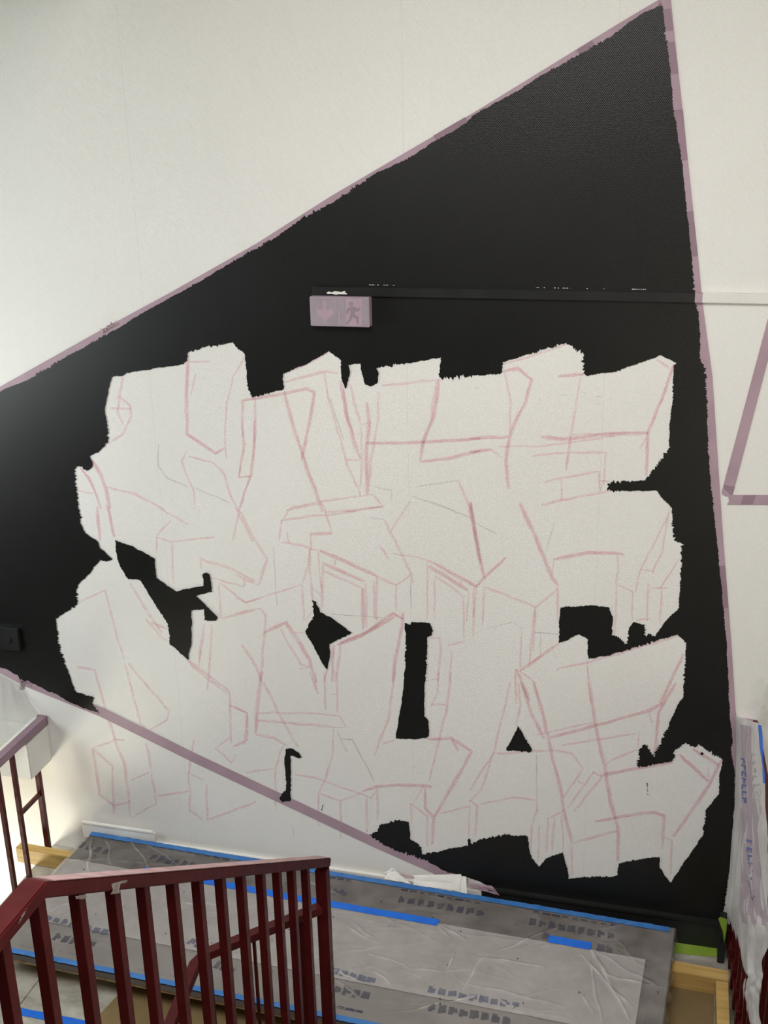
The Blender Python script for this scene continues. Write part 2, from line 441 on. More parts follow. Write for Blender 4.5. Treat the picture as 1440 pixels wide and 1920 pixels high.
# pink chalk drawing, traced stroke by stroke; every frame: origin, scale, strokes (w = width in pixels)
Z = {1: (0, 600, 3), 2: (0, 940, 3), 3: (440, 620, 3.13), 4: (440, 940, 3.13), 5: (880, 620, 3.13), 6: (880, 940, 2.77),
     7: (440, 1260, 3.13), 8: (880, 1280, 2.77), 0: (0, 1200, 3)}
FAINT = {
    1: ['1060,235 1180,235', '1100,300 1070,420', '690,320 670,430 660,520 690,590', '670,430 730,480 735,540 690,640 610,700', '620,495 740,500',
        '600,940 760,980 930,1070', '425,910 440,960 520,975', '1050,740 1020,790 1060,900 1090,960 1095,1060', '1060,770 1200,800 1260,870 1300,990 1340,1080',
        '1440,440 1370,455 1360,600 1375,700 1340,880', '1340,885 1410,880', '1430,560 1430,720 1405,880 1350,1060', '1380,200 1310,320 1275,470 1262,640 1275,780'],
    3: ['40,410 45,560 50,700 25,850', '45,410 120,395', '120,400 120,600 95,860', '20,860 95,855', '95,860 60,940 20,1060', '300,300 540,235 605,255',
        '300,250 430,190 550,130', '525,240 545,380 620,640 660,790 740,970', '640,340 655,500 700,620', '690,610 740,600', '650,760 735,760',
        '680,310 700,420 740,550', '740,552 800,540', '740,560 745,760 735,970', '850,360 840,520 800,760 780,940', '860,320 1010,310 1190,290',
        '1180,300 1150,540 1100,680', '310,1060 340,1035 520,1000 740,970', '740,970 810,960 870,1030 700,1055 530,1062', '1310,880 1390,1060', '920,940 915,1000'],
    4: ['300,50 430,25 510,15', '270,115 430,90 530,80 870,30', '510,0 540,90 570,180', '440,190 450,280 490,290', '275,110 260,230', '310,60 270,130',
        '265,240 400,260 440,275 430,380 395,480', '310,180 320,250', '0,40 40,70 110,220 190,340 140,490', '0,425 55,455 140,490', '55,455 55,500', '0,565 65,595 230,540 390,490',
        '395,490 405,700', '440,280 440,400 460,600', '490,290 500,440 515,560 460,510', '520,410 750,510', '590,340 585,380', '520,370 510,620', '770,480 770,740',
        '815,460 820,690', '835,435 830,700', '830,435 945,495 945,640', '945,495 1040,420', '880,110 910,180 990,330 1040,430', '1035,430 1050,480', '1030,0 915,170',
        '850,255 900,340', '930,310 1070,325 1140,350', '1180,440 1350,560', '1130,350 1130,690', '1175,430 1170,690', '1340,560 1345,820', '1375,530 1360,700', '1330,460 1325,490',
        '1420,500 1400,680', '1420,500 1440,480', '1140,800 1200,800 1210,870 1190,1060', '1270,870 1265,1060', '1250,850 1350,820', '0,660 150,630 180,670 175,770 150,1060',
        '270,750 390,960 440,970', '380,980 440,975', '40,840 120,960 160,1060', '620,840 590,1060', '350,770 410,770', '410,700 450,650'],
    5: ['200,200 570,80', '205,240 240,400 240,620', '170,680 400,680 550,660 850,620', '600,610 1050,595', '1100,170 1175,225', '1050,600 1000,690', '370,735 560,715 800,715 790,880 765,950',
        '570,860 760,825 765,940', '440,890 570,855', '540,870 540,1000', '420,1025 540,995 830,940', '580,720 570,810', '770,880 830,885', '130,700 190,750', '650,270 620,470 590,640 570,820'],
    6: ['80,445 200,490 345,550 460,455', '345,550 330,780', '435,300 430,390', '770,280 775,350 760,430', '765,430 755,690', '765,430 850,470 845,620', '455,430 460,620',
        '1035,60 970,200 890,350 860,470', '1040,30 1000,260 950,370', '890,350 960,365', '1095,290 990,450', '930,420 925,620', '940,450 1030,450', '1000,450 990,640', '860,620 940,612',
        '20,450 20,700', '75,440 70,640', '270,650 265,880', '340,560 310,850', '260,880 340,940 360,1050', '240,870 240,1050', '450,870 620,835 1080,700', '610,830 630,1050'],
    8: ['210,0 180,140 130,350 60,560 0,620', '255,0 265,120 240,220', '350,270 650,205', '930,150 950,210', '480,325 860,265', '885,255 875,340', '700,430 740,400 870,350', '120,370 430,350 530,370 590,440',
        '590,440 490,600', '560,510 600,530', '650,460 510,650', '690,490 540,670', '640,465 690,490', '120,370 0,560', '0,610 40,640 30,800', '60,630 230,595 350,610 350,660 325,740 320,860',
        '360,740 355,930', '410,700 400,880', '440,700 430,870', '420,700 500,660', '480,680 490,880', '540,830 770,770', '530,830 535,1000', '1010,800 1050,820 1045,1000', '1240,510 1240,440'],
    7: ['170,60 250,230 370,440', '130,240 420,240 610,255', '130,285 580,320', '610,255 655,325 580,325', '125,365 230,385 300,430', '285,430 240,560 240,810', '70,590 230,565', '0,210 70,240 75,400 0,430',
        '440,0 490,130', '475,0 480,110', '525,0 530,220', '560,130 600,130', '600,0 600,240', '580,320 575,480 530,620 490,720', '600,350 660,470', '350,600 480,625 750,720 800,740 840,680', '500,710 620,755 740,710',
        '490,720 490,900', '620,755 620,980', '775,740 775,940', '840,690 840,870', '940,0 900,280 820,490', '870,420 940,400', '1200,0 1190,120 1150,210', '1270,0 1240,230 1180,480 1140,640', '1120,50 1200,40', '1150,190 1240,190',
        '1110,670 1060,750', '1030,770 1130,845 1130,1020', '1200,830 1380,790 1370,970', '1030,770 1040,890'],
    0: ['440,170 430,150 530,170 560,280 620,480 650,580 700,700 735,1000', '700,130 740,280 790,470 830,510 940,450 950,400 720,130', '630,560 700,560', '520,610 560,870 640,930 735,910', '520,610 630,710 640,980', '520,605 640,570',
        '735,790 850,740 880,920 740,1000', '820,580 850,730', '890,875 1060,850', '1060,750 1150,790', '1060,740 1070,960 1140,1010', '1160,810 1165,1010', '1165,1015 1440,910', '1090,560 1060,750', '1130,0 1115,150', '1180,100 1165,280',
        '1040,100 1290,290 1300,580', '1290,370 1390,410 1380,580 1310,600', '1300,545 1210,610 1300,690 1330,640'],
    2: ['440,570 590,500 620,620 660,780 700,890', '730,460 840,640 910,740', '820,660 900,760 940,790', '880,200 880,290', '880,200 960,230 1210,205', '965,230 975,460', '880,195 960,110', '1125,310 1130,380', '1130,325 1300,380 1440,450',
        '1230,455 1240,660', '1240,460 1380,570 1440,550', '1130,410 1370,480', '1250,660 1440,610', '1150,690 1120,900', '1190,690 1175,930', '900,40 1060,130', '1330,50 1420,230', '1345,60 1310,220', '1050,890 1130,970 1280,1080', '850,680 940,720']}
STRONG = {
    1: ['1055,200 1045,420 1050,640 1210,750 1255,720', '450,830 500,890 540,980 565,1060', '525,790 570,870 600,960 620,1060'],
    2: ['600,20 640,200', '545,30 560,220'],
    3: ['100,400 290,365 420,340 465,360 450,480 420,620 390,760', '290,350 340,540 420,790 520,1060', '620,290 650,470 690,620 735,750', '770,420 785,540 770,680 775,960', '770,660 950,660 1100,655 1440,635',
        '1200,280 1170,500 1110,640 1090,760', '1090,770 1250,750 1440,705'],
    4: ['440,190 570,185', '500,290 600,330 830,435', '510,360 760,470', '750,510 755,750', '1140,350 1340,460 1420,500', '1140,375 1370,520', '1385,0 1400,120 1440,360', '620,830 770,770 930,660 990,690', '600,845 740,790 930,680',
        '990,650 985,720 940,960 930,1060', '175,770 300,710 350,780 440,930 480,1060', '580,840 570,1060', '540,990 530,1060'],
    5: ['200,240 290,225 365,290 330,420 260,560 235,640 215,760 230,930', '0,635 230,625', '0,715 130,700', '420,620 560,635 800,605 1050,600', '520,270 670,258', '1200,200 1130,400 1050,590 1040,850'],
    6: ['0,10 30,180 75,400', '0,425 35,445 75,400 190,290', '260,10 330,160 430,400 455,430', '435,300 620,265 720,268 800,275', '460,740 260,880', '240,870 310,1040', '1110,790 1060,900 990,1050'],
    7: ['150,0 140,120 120,360', '750,700 830,670 960,660 1110,665 1160,670', '1130,390 1270,385 1310,460', '1270,390 1390,465 1290,640 1170,850', '1120,680 1120,800 1170,850 1160,1010'],
    8: ['270,0 320,160 385,290', '330,0 370,130 410,290 430,400 470,540 490,660 530,830', '420,285 650,225 930,145 1000,110', '1070,0 980,150 960,370', '620,0 650,210 700,440 730,620 770,750 770,930', '680,480 880,440 1060,410',
        '650,720 880,680 960,672 1010,690 1000,860', '1060,800 1240,540 1310,400', '1090,370 1240,510', '1160,345 1300,430']}
GREY = {1: ['890,700 890,820 940,890 1060,940', '1090,940 1290,1030'], 3: ['1060,915 1310,880', '800,910 920,940', '1040,970 1180,1020 1300,1060', '560,400 640,640'],
        4: ['230,260 245,610', '790,95 880,105', '1035,430 1035,630', '1150,0 1390,100', '560,660 870,685', '0,480 50,500'],
        5: ['30,335 60,335', '520,380 570,380', '740,385 780,388', '735,430 770,432', '820,405 840,410', '650,360 690,368', '415,400 418,430'],
        6: ['0,95 140,170', '90,660 230,625 265,660', '330,680 460,690', '370,690 368,800', '440,100 400,260'], 7: ['620,395 690,400 820,640', '340,900 350,960', '1050,560 1065,548'], 8: ['350,370 350,600']}


def sketch(name, table, width, material, seed, passes):
    bm = bmesh.new(); k = seed
    for z, strokes in table.items():
        ox, oy, s = Z[z]
        for st in strokes:
            pts = [(ox + float(a) / s, oy + float(b) / s) for a, b in (q.split(',') for q in st.split())]
            for p in range(passes):
                k += 1; rnd = random.Random(k)
                dx, dy = (rnd.uniform(-1.6, 1.6), rnd.uniform(-1.6, 1.6)) if p else (0, 0)
                ribbon_bm(bm, [(x + dx, y + dy) for x, y in pts], width * rnd.uniform(0.8, 1.2), W3(-0.0008 - 0.0004 * p), k, 2.2)
    return obj(name, bm, material, wall)


tag(sketch('sketch_lines', FAINT, 4.6, M_PINK, 100, 1), 'faint pink chalk lines of the mural sketch')
tag(sketch('sketch_lines', STRONG, 6.2, M_PINKS, 900, 2), 'stronger pink chalk lines of the mural sketch')
tag(sketch('pencil_lines', GREY, 2.4, M_GREY, 1500, 1), 'thin grey pencil lines of the mural sketch')

# landing floor: stone slabs
floor = obj('floor', slab_bm([(-2.89, 0.0), (-2.89, -1.02), (-2.2, -1.55), (-1.45, -1.55), (-1.12, -1.22), (0.34, -1.22), (0.34, 0.0)], -0.14, -0.006), M_MARBLE)
tag(floor, 'stone stair landing floor below the wrapped platform', kind='structure')
for xs in ((-2.89, -2.46), (-2.455, -2.03), (-2.025, -1.47), (-1.465, -0.72), (-0.715, -0.07), (-0.065, 0.34)):
    for ys in ((-0.62, -0.001), (-1.215, -0.625)):
        x0, x1 = xs; y0, y1 = ys
        pts = [(x0, y0), (x1, y0), (x1, y1), (x0, y1)]
        if x0 < -2.8 and y0 < -1: pts = [(x0, -1.0), (x1, y0), (x1, y1), (x0, y1)]
        obj('stone_slab', slab_bm(pts, -0.006, 0.0, 0.0012), M_MARBLE, floor)

tag(obj('floor_lower', box_bm(-4.75, 2.2, -6.5, 0.15, -1.75, -1.6), M_KRAFT), 'floor of the storey below', kind='structure')
tag(obj('ceiling', box_bm(-4.75, 2.2, -6.5, 0.15, 4.45, 4.6), M_WHITE), 'plain ceiling of the stairwell above the frame', kind='structure')
tag(obj('shade_beam', box_bm(-2.32, -2.12, -3.4, -0.0, 3.92, 4.45), M_WHITE), 'unseen beam added under the ceiling to shade the top left wall corner', kind='structure')  # added out of view to darken the wall's top left corner
# upper flight and upper floor toward the viewer, left wall with its window opening
fl2 = obj('floor_upper', box_bm(-1.14, 2.2, -6.0, -2.83, 0.95, 1.12), M_MARBLE); tag(fl2, 'stone floor of the upper storey behind the flight', kind='structure')
st = empty('stair_flight', (-0.4, -1.24, 0.0)); tag(st, 'upper stair flight rising from the landing', kind='structure')
for k in range(6):
    obj('stair_step', box_bm(-1.07, 0.33, -1.245 - 0.265 * (k + 1), -1.245 - 0.265 * k, 0.16 * k - 0.02, 0.16 * (k + 1), 0.002), M_MARBLE, st)
wl = bmesh.new()
for y0, y1, z0, z1 in ((-6.5, -0.0, 5.0, 5.6), (-6.5, 0.0, 1.0, 1.7), (-1.3, 0.0, 1.7, 5.0), (-6.5, -5.9, 1.7, 5.0)): box_bm(-4.75, -4.6, y0, y1, z0, z1, 0, wl)
tag(obj('wall_left', wl, M_WALL), 'side wall with a large window opening', kind='structure')

# baseboard
X_BLK = on_y(903, 1664, -0.02).x
bb = obj('baseboard_back', box_bm(-2.70, X_BLK, -0.018, 0.0, 0.0, 0.112, 0.002), M_WHITE)
tag(bb, 'white skirting board at the foot of the mural wall', kind='structure')
tag(obj('black_painted_section', box_bm(X_BLK, 0.30, -0.0215, 0.0, 0.0, 0.128, 0.002), M_BLACK2, bb), 'skirting painted glossy black')
tag(obj('top_moulding', box_bm(X_BLK, 0.29, -0.027, -0.0, 0.117, 0.133, 0.003), M_BLACK2, bb), 'black moulding lip along the skirting')


# ------------------------------------------------------------------ masking tape on the wall
def tape(name, outline, label, y=-0.0012, material=None, cat='tape', group=None, parent=None, th=0.0008):
    o = obj(name, poly_bm(outline, W3(y), thick=(0, -th, 0)), material or M_TAPE, parent)
    if parent is None: tag(o, label, cat, group)
    return o


def band(line, w0, w1):
    """outline from a polyline and the distances to its two sides (pixels)"""
    P = [Vector(p) for p in line]; A = []; B = []
    for i, p in enumerate(P):
        d = (P[min(i + 1, len(P) - 1)] - P[max(i - 1, 0)]).normalized(); n = Vector((-d.y, d.x))
        A.append(tuple(p + n * w0)); B.append(tuple(p + n * w1))
    return A + B[::-1]


TOPL = [(-330, 905), (0, 725), (187, 620), (320, 548), (480, 457), (620, 368), (900, 204), (1160, 44), (1236, -1)]
t1 = tape('masking_tape', band(TOPL, 0, 17), 'long lavender masking tape along the sloping upper edge of the black mural')
for a, b in (((812, 254), (872, 219)), ((1080, 93), (1110, 75))):
    tape('tape_overlap', band([a, b], 0.5, 16), None, -0.0021, M_TAPE_D, parent=t1, th=0.0004)
bmw = bmesh.new()
rnd = random.Random(5)
for k in range(9):                      # crumpled knot at the join
    x = 190 + k * 3.4 + rnd.uniform(-2, 2); yb = 622 - k * 1.9
    c = on_y(x, yb, -0.006); s = 0.012
    v = [bmw.verts.new(c + Vector((rnd.uniform(-s, s), rnd.uniform(-0.006, 0.004), rnd.uniform(-s, s)))) for _ in range(4)]
    bmesh.ops.convex_hull(bmw, input=v)
obj('tape_crumple', bmw, M_TAPE, t1)
RIGHTE = [(1250, -70), (1258, 0), (1290, 300), (1309, 480), (1317, 564), (1336, 707), (1355, 995), (1371, 1200), (1380, 1342)]
t2 = tape('masking_tape', band(RIGHTE, 0, 24), 'long lavender masking tape down the right edge of the black mural')
for a, b in (((1258, 16), (1263, 57)), ((1265, 78), (1272, 138)), ((1281, 205), (1290, 300)), ((1300, 395), (1309, 480)), ((1360, 1060), (1366, 1140))):
    tape('tape_overlap', band([a, b], 0.5, 23), None, -0.0021, M_TAPE_D, parent=t2, th=0.0004)
t3 = tape('masking_tape', band([(1366, 1338), (1371, 1365), (1380, 1480), (1384, 1560)], -14, 4),
          'lavender masking tape strip hanging between black paint and plastic drape at right', -0.0012)
LOWL = [(-40, 1240), (0, 1262), (45, 1286), (187, 1343), (360, 1428), (530, 1508), (700, 1588), (800, 1632), (872, 1664)]
t4 = tape('masking_tape', band(LOWL, -17, 0), 'long lavender masking tape along the sloping lower edge of the mural', -0.0012)
bmw = bmesh.new()
for k in range(7):
    c = on_y(40 + k * 2.2, 1276 + k * 1.3, -0.008); s = 0.011
    v = [bmw.verts.new(c + Vector((rnd.uniform(-s, s), rnd.uniform(-0.007, 0.004), rnd.uniform(-s, s)))) for _ in range(4)]
    bmesh.ops.convex_hull(bmw, input=v)
obj('tape_crumple', bmw, M_TAPE_D, t4)
tape('tape_tail', [(40, 1278), (47, 1282), (45, 1292), (41, 1293), (36, 1294), (38, 1286)], None, -0.002, M_TAPE_D, parent=t4)
t5 = tape('masking_tape', [(1453, 560), (1440, 597), (1353, 922), (1354, 927), (1361, 931), (1372, 930), (1374, 927), (1440, 675), (1470, 560)],
          'steep lavender masking tape strip on bare white wall at right, with its lower corner')
tape('tape_overlap', [(1357, 909), (1370, 911), (1378, 913), (1374, 926), (1371, 929), (1358, 917)], None, -0.0021, M_TAPE_D, parent=t5, th=0.0004)
t6 = tape('masking_tape', [(1365, 928), (1560, 928), (1560, 947), (1363, 946), (1367, 940)],
          'short level lavender masking tape strip at the foot of the steep strip on bare wall', -0.0022)
tape('tape_overlap', [(1394, 928.5), (1418, 928.5), (1411, 946), (1389, 946)], None, -0.0031, M_TAPE_D, parent=t6, th=0.0004)

# ------------------------------------------------------------------ exit sign, trunking, wall plate
YS = -0.045
s0, s1_ = on_y(580, 555, YS), on_y(693, 613, YS)
sx0, sx1, sz1 = s0.x, s1_.x, on_y(637, 557, YS).z
sz0 = on_y(637, 612.5, YS).z
sign = empty('exit_sign', ((sx0 + sx1) / 2, 0, sz0))
tag(sign, 'small emergency exit sign box wrapped in lavender masking tape under black cable trunking', 'sign')
M_SIGN = mottled('tape_wrapped_sign', (0.37, 0.29, 0.345), (0.41, 0.33, 0.385), 9, 0.5, 0.35, 0.2, 220)
obj('housing', box_bm(sx0, sx1, YS, -0.003, sz0, sz1, 0.0025), M_SIGN, sign)
obj('back_plate', box_bm(sx0 + 0.004, sx1 - 0.004, -0.006, 0.0, sz0 + 0.004, sz1 - 0.004, 0.001), M_BLACK2, sign)
M_SGREY = mottled('veiled_grey_panel', (0.315, 0.275, 0.31), (0.35, 0.305, 0.34), 30, 0.5, 0.3)
M_SDARK = mottled('veiled_dark_figure', (0.275, 0.215, 0.26), (0.30, 0.24, 0.285), 30, 0.5, 0.3)
M_SPINK = mottled('veiled_pink_symbol', (0.41, 0.30, 0.36), (0.44, 0.325, 0.385), 30, 0.5, 0.3)


def SG(y):
    sw, sh = sx1 - sx0, sz1 - sz0
    return lambda u, v: Vector((sx0 + u / 400 * sw, y, sz1 - v / 205 * sh))   # u 0..400, v 0..205 down


def sgn(name, pts, mt, lay):
    return obj(name, poly_bm(pts, SG(YS - 0.0004 - 0.0005 * lay), thick=(0, -0.0004, 0)), mt, sign)


def disc(cx, cy_, r, n=18): return [(cx + r * math.cos(i / n * 6.283), cy_ + r * math.sin(i / n * 6.283)) for i in range(n)]


sgn('arrow_panel', [(12, 10), (186, 10), (186, 195), (12, 195)], M_SGREY, 0)
sgn('arrow', [(88, 25), (114, 25), (114, 95), (160, 72), (162, 112), (106, 175), (46, 118), (44, 74), (88, 96)], M_SPINK, 1)
sgn('panel_seam', [(192, 20), (204, 20), (204, 150), (194, 150)], M_TAPE, 0)
sgn('figure_panel', [(242, 12), (352, 12), (352, 195), (242, 195)], M_SPINK, 0)
sgn('figure_margin', [(206, 10), (240, 10), (240, 195), (206, 195)], M_SGREY, 0)
sgn('figure_margin', [(354, 10), (390, 10), (390, 195), (354, 195)], M_SGREY, 0)
sgn('figure_head', disc(280, 44, 15), M_SDARK, 1)
sgn('figure_body', [(268, 66), (300, 62), (322, 78), (336, 68), (344, 80), (322, 100), (306, 92), (302, 118), (330, 134), (328, 178), (312, 178), (312, 146), (290, 132),
                    (276, 160), (252, 190), (242, 178), (264, 150), (278, 96), (262, 92), (256, 116), (244, 112), (250, 82)], M_SDARK, 1)
tr = empty('cable_trunking', (on_y(587, 545).x, 0, 2.75))
tag(tr, 'horizontal cable trunking on the wall running right from the exit sign, black then white', 'trunking')
tx0, tz0, tz1 = on_y(587, 545).x, on_y(900, 560, -0.018).z, on_y(900, 543, -0.018).z
txm = on_y(1303, 555).x; txw = on_y(1317, 555).x
tag(obj('black_section', box_bm(tx0, txm, -0.018, 0.0, tz0, tz1, 0.0015), M_BLACK2, tr), 'trunking length painted black')
tag(obj('taped_section', box_bm(txm, txw, -0.0186, 0.0, tz0 - 0.0006, tz1 + 0.0006, 0.0015), M_TAPE, tr), 'trunking length under lavender tape')
tag(obj('white_section', box_bm(txw, 2.2, -0.018, 0.0, tz0, tz1, 0.0015), M_WHITE, tr), 'white unpainted trunking length')
chip = [(612, 549), (616, 546.5), (622, 548), (628, 546), (640, 547.5), (646, 545.5), (648, 547), (646, 549), (651, 550), (650, 552), (634, 551.5), (630, 553), (622, 550.5), (614, 551)]
tag(obj('scraped_patch', poly_bm(chip, W3(-0.0188)), M_PAPER, tr), 'white scraped bare patch')
bmw = bmesh.new(); rnd = random.Random(8)
for k in range(46):                                     # missed specks along the top of the trunking
    x = rnd.choice([rnd.uniform(1002, 1135), rnd.uniform(1182, 1216), rnd.uniform(690, 740)]); r_ = rnd.uniform(0.5, 1.3)
    yy = 541.4 + (x - 1000) * 0.0165 - 2.2
    c = [(x - r_ * 1.6, yy), (x, yy - r_ * 0.8), (x + r_ * 1.6, yy), (x, yy + r_ * 0.7)]
    bmw.faces.new([bmw.verts.new(on_y(a, b, -0.0045)) for a, b in c])
tag(obj('missed_specks', bmw, M_WHITE, wall), 'tiny white specks missed by the black paint', kind='stuff')

pl = empty('wall_plate', (on_y(10, 1195).x, 0, on_y(10, 1222).z))
tag(pl, 'square junction box cover painted over in black, low at the left edge of the mural', 'junction box')
p0, p1 = on_y(-20, 1166, -0.02), on_y(39, 1222, -0.02)
obj('cover', box_bm(p1.x - 0.115, p1.x, -0.022, -0.0035, p1.z, p1.z + 0.115, 0.003), M_BLACK2, pl)
bmw = bmesh.new(); cc = Vector((p1.x - 0.058, -0.022, p1.z + 0.058))
bmesh.ops.create_cone(bmw, cap_ends=True, segments=24, radius1=0.019, radius2=0.016, depth=0.012,
                      matrix=Matrix.Translation(cc) @ Matrix.Rotation(math.pi / 2, 4, 'X'))
obj('knob', bmw, M_BLACK2, pl)

# ------------------------------------------------------------------ timber frame and platform
ZP = 0.13
BL, BR = Vector((-2.645, -0.032)), Vector((0.092, -0.095))
FL, FR = Vector((-2.690, -0.878)), Vector((0.045, -0.958))


def PL(u, v, z=ZP):
    p = (BL * (1 - u) + BR * u) * (1 - v) + (FL * (1 - u) + FR * u) * v
    return Vector((p.x, p.y, z))


def px_uv(px, py):
    q = on_z(px, py, ZP); p = Vector((q.x, q.y)); u, v = 0.5, 0.5
    for _ in range(8):
        e = p - Vector(PL(u, v)[:2]); du = (PL(u + .01, v) - PL(u, v)) / .01; dv = (PL(u, v + .01) - PL(u, v)) / .01
        det = du.x * dv.y - du.y * dv.x
        u += (e.x * dv.y - e.y * dv.x) / det; v += (du.x * e.y - du.y * e.x) / det
    return u, v


def lumber(a, b, w, h, label):
    a, b = Vector((*a, 0.0)), Vector((*b, 0.0)); d = (b - a).normalized(); n = Vector((-d.y, d.x, 0)) * w / 2
    pts = [a - n, b - n, b + n, a + n]
    o = obj('lumber_beam', slab_bm(pts, 0.001, h, 0.002), M_WOOD); tag(o, label, 'lumber', 'timber beams under the platform'); return o


LH = 0.083
lumber((-2.985, -0.148), (-1.46, -0.200), 0.046, LH, 'yellow timber beam end sticking out past the left end of the wrapped platform')
lumber((-1.44, -0.200), (0.310, -0.275), 0.062, LH, 'cross timber beam sticking out past the right end of the wrapped platform')
lumber((0.285, -0.312), (0.292, -1.10), 0.047, LH, 'timber beam running toward the viewer along the red right railing')
lumber((-2.55, -0.765), (-0.05, -0.840), 0.046, LH, 'front timber beam hidden beneath the front edge of the wrapped platform')

plat = empty('platform', (PL(0.5, 0.5).x, PL(0.5, 0.5).y, LH))
tag(plat, 'low wide platform boards lying on timber beams along the mural wall', 'platform')
obj('deck_board', slab_bm([PL(0, 0)[:2], PL(0, 1)[:2], PL(1, 1)[:2], PL(1, 0)[:2]], LH + 0.018, ZP - 0.001, 0.002), M_BOARD, plat)
ins = 0.004
obj('plywood_base', slab_bm([PL(ins, 0.01)[:2], PL(ins, 0.992)[:2], PL(1 - ins, 0.992)[:2], PL(1 - ins, 0.01)[:2]], LH, LH + 0.018, 0.001), M_PLY, plat)

# wrinkles of the film, from the creases in the photograph
CREASE = [(1108, 1782, 1180, 1915), (1112, 1785, 1150, 1850), (1115, 1785, 1240, 1855), (1090, 1795, 1160, 1870), (1105, 1800, 1130, 1920), (1130, 1830, 1230, 1850),
          (1095, 1870, 1110, 1900), (1150, 1855, 1180, 1890), (823, 1735, 870, 1765), (820, 1737, 840, 1760), (665, 1735, 700, 1760), (650, 1740, 705, 1768), (725, 1795, 765, 1820),
          (690, 1790, 730, 1800), (705, 1825, 730, 1850), (630, 1820, 675, 1845), (630, 1840, 675, 1875), (850, 1790, 840, 1820), (765, 1823, 880, 1822), (915, 1790, 870, 1860),
          (930, 1785, 1050, 1740), (240, 1570, 290, 1640), (265, 1578, 340, 1625), (195, 1575, 210, 1620), (172, 1570, 165, 1640), (130, 1620, 220, 1610), (210, 1615, 330, 1622),
          (95, 1712, 160, 1690), (300, 1690, 420, 1700), (390, 1720, 480, 1712), (640, 1790, 720, 1775), (1020, 1815, 900, 1800), (880, 1850, 1060, 1890), (560, 1650, 640, 1680),
          (700, 1650, 760, 1640), (980, 1700, 1100, 1690), (1130, 1740, 1230, 1730), (740, 1900, 900, 1870), (560, 1890, 600, 1850)]
rnd = random.Random(77)
CR = []
for c in CREASE:
    a = Vector(on_z(c[0], c[1], ZP)[:2]); b = Vector(on_z(c[2], c[3], ZP)[:2]); CR.append((a, b, rnd.uniform(0.0030, 0.0055), rnd.uniform(0.0036, 0.0060)))
for _ in range(90):
    a = Vector((rnd.uniform(-2.65, 0.05), rnd.uniform(-0.95, -0.1))); an = rnd.gauss(0, 0.55); L_ = rnd.uniform(0.08, 0.45)
    CR.append((a, a + Vector((math.cos(an), math.sin(an))) * L_, rnd.uniform(0.0006, 0.0018), rnd.uniform(0.004, 0.009)))
CELL = {}
for k, (a, b, h, s) in enumerate(CR):
    for i in range(int((min(a.x, b.x) - 0.04) / 0.1) - 1, int((max(a.x, b.x) + 0.04) / 0.1) + 2): CELL.setdefault(i, []).append(k)


def wrinkle(x, y, full=False):
    cr = 0.0  # strength of the highlight whitening painted along each crease
    z = 0.0018 + 0.0016 * mnoise.noise(Vector((x * 5, y * 9, 1.0))) + 0.0007 * mnoise.noise(Vector((x * 17, y * 25, 4.0)))
    p = Vector((x + 0.016 * mnoise.noise(Vector((x * 9, y * 9, 7.7))), y + 0.016 * mnoise.noise(Vector((x * 9, y * 9, 1.7)))))
    patch = 0.55 + 0.9 * mnoise.noise(Vector((x * 22, y * 22, 3.0)))
    for k in CELL.get(int(x / 0.1), ()):
        a, b, h, s = CR[k]; ab = b - a; t = max(0.0, min(1.0, (p - a).dot(ab) / ab.length_squared)); d = (p - a - ab * t).length
        if d < 3 * s:
            cr = max(cr, max(0.0, min(1.0, patch)) * min(1.0, h / 0.0045) ** 1.5 * math.exp(-(d / (0.6 * s)) ** 2) * math.sin(math.pi * (0.1 + 0.8 * t)))
            z += h * math.exp(-(d / s) ** 2) * (0.35 + 0.65 * math.sin(math.pi * (0.1 + 0.8 * t)))
    return (max(0.0004, z), cr) if full else max(0.0004, z)


def film(name, v0, v1, lift, label, material, nu=680, nv=150, u1=1.001, turn=True):
    bm = bmesh.new(); G = []; lay = bm.verts.layers.float.new('crease')
    for j in range(nv + 1):
        row = []
        for i in range(nu + 1):
            u = i / nu; v = v0 + (v1 - v0) * j / nv
            p = PL(u * (u1 + 0.001) - 0.001, v); zz, cc = wrinkle(p.x, p.y, True); vv = bm.verts.new((p.x, p.y, ZP + lift + zz)); vv[lay] = cc; row.append(vv)
        # the film turns down over the right end of the boards
        for q, (dx, dz) in enumerate(() if not turn else ((0.006, 0.002), (0.010, 0.014), (0.008 + 0.004 * math.sin(j * 0.35), 0.030), (0.012 + 0.006 * math.sin(j * 0.22 + 1), 0.047 + 0.004 * math.sin(j * .5)))):
            p = PL(1.0, v); row.append(bm.verts.new((p.x + dx, p.y, ZP + lift - dz)))
        G.append(row)
    for j in range(nv):
        for i in range(len(G[0]) - 1): bm.faces.new((G[j][i], G[j + 1][i], G[j + 1][i + 1], G[j][i + 1]))
    bmesh.ops.recalc_face_normals(bm, faces=bm.faces)
    o = obj(name, bm, material, None, True); tag(o, label, 'plastic film'); return o


V_F = px_uv(1040, 1772)[1]; V_M = px_uv(850, 1880)[1]; V_B = V_M - 0.05
f1 = film('masking_film', 0.0, V_B, 0.0004, 'creased clear masking film over the back half of the platform, blue taped at the wall', M_FILM)
f2 = film('masking_film', V_F, V_M, 0.0058, 'hazy lighter masking film across the middle of the platform, under the bright blue tapes', M_FILMF, 660, 90, 0.965, False)
f3 = film('masking_film', V_M - 0.04, 1.0, 0.0030, 'thin clear masking film along the front edge of the platform behind the red balusters', M_FILMG, 680, 60)

# print on the films: rows of blurred block marks and small dashes, unreadable in the photograph too


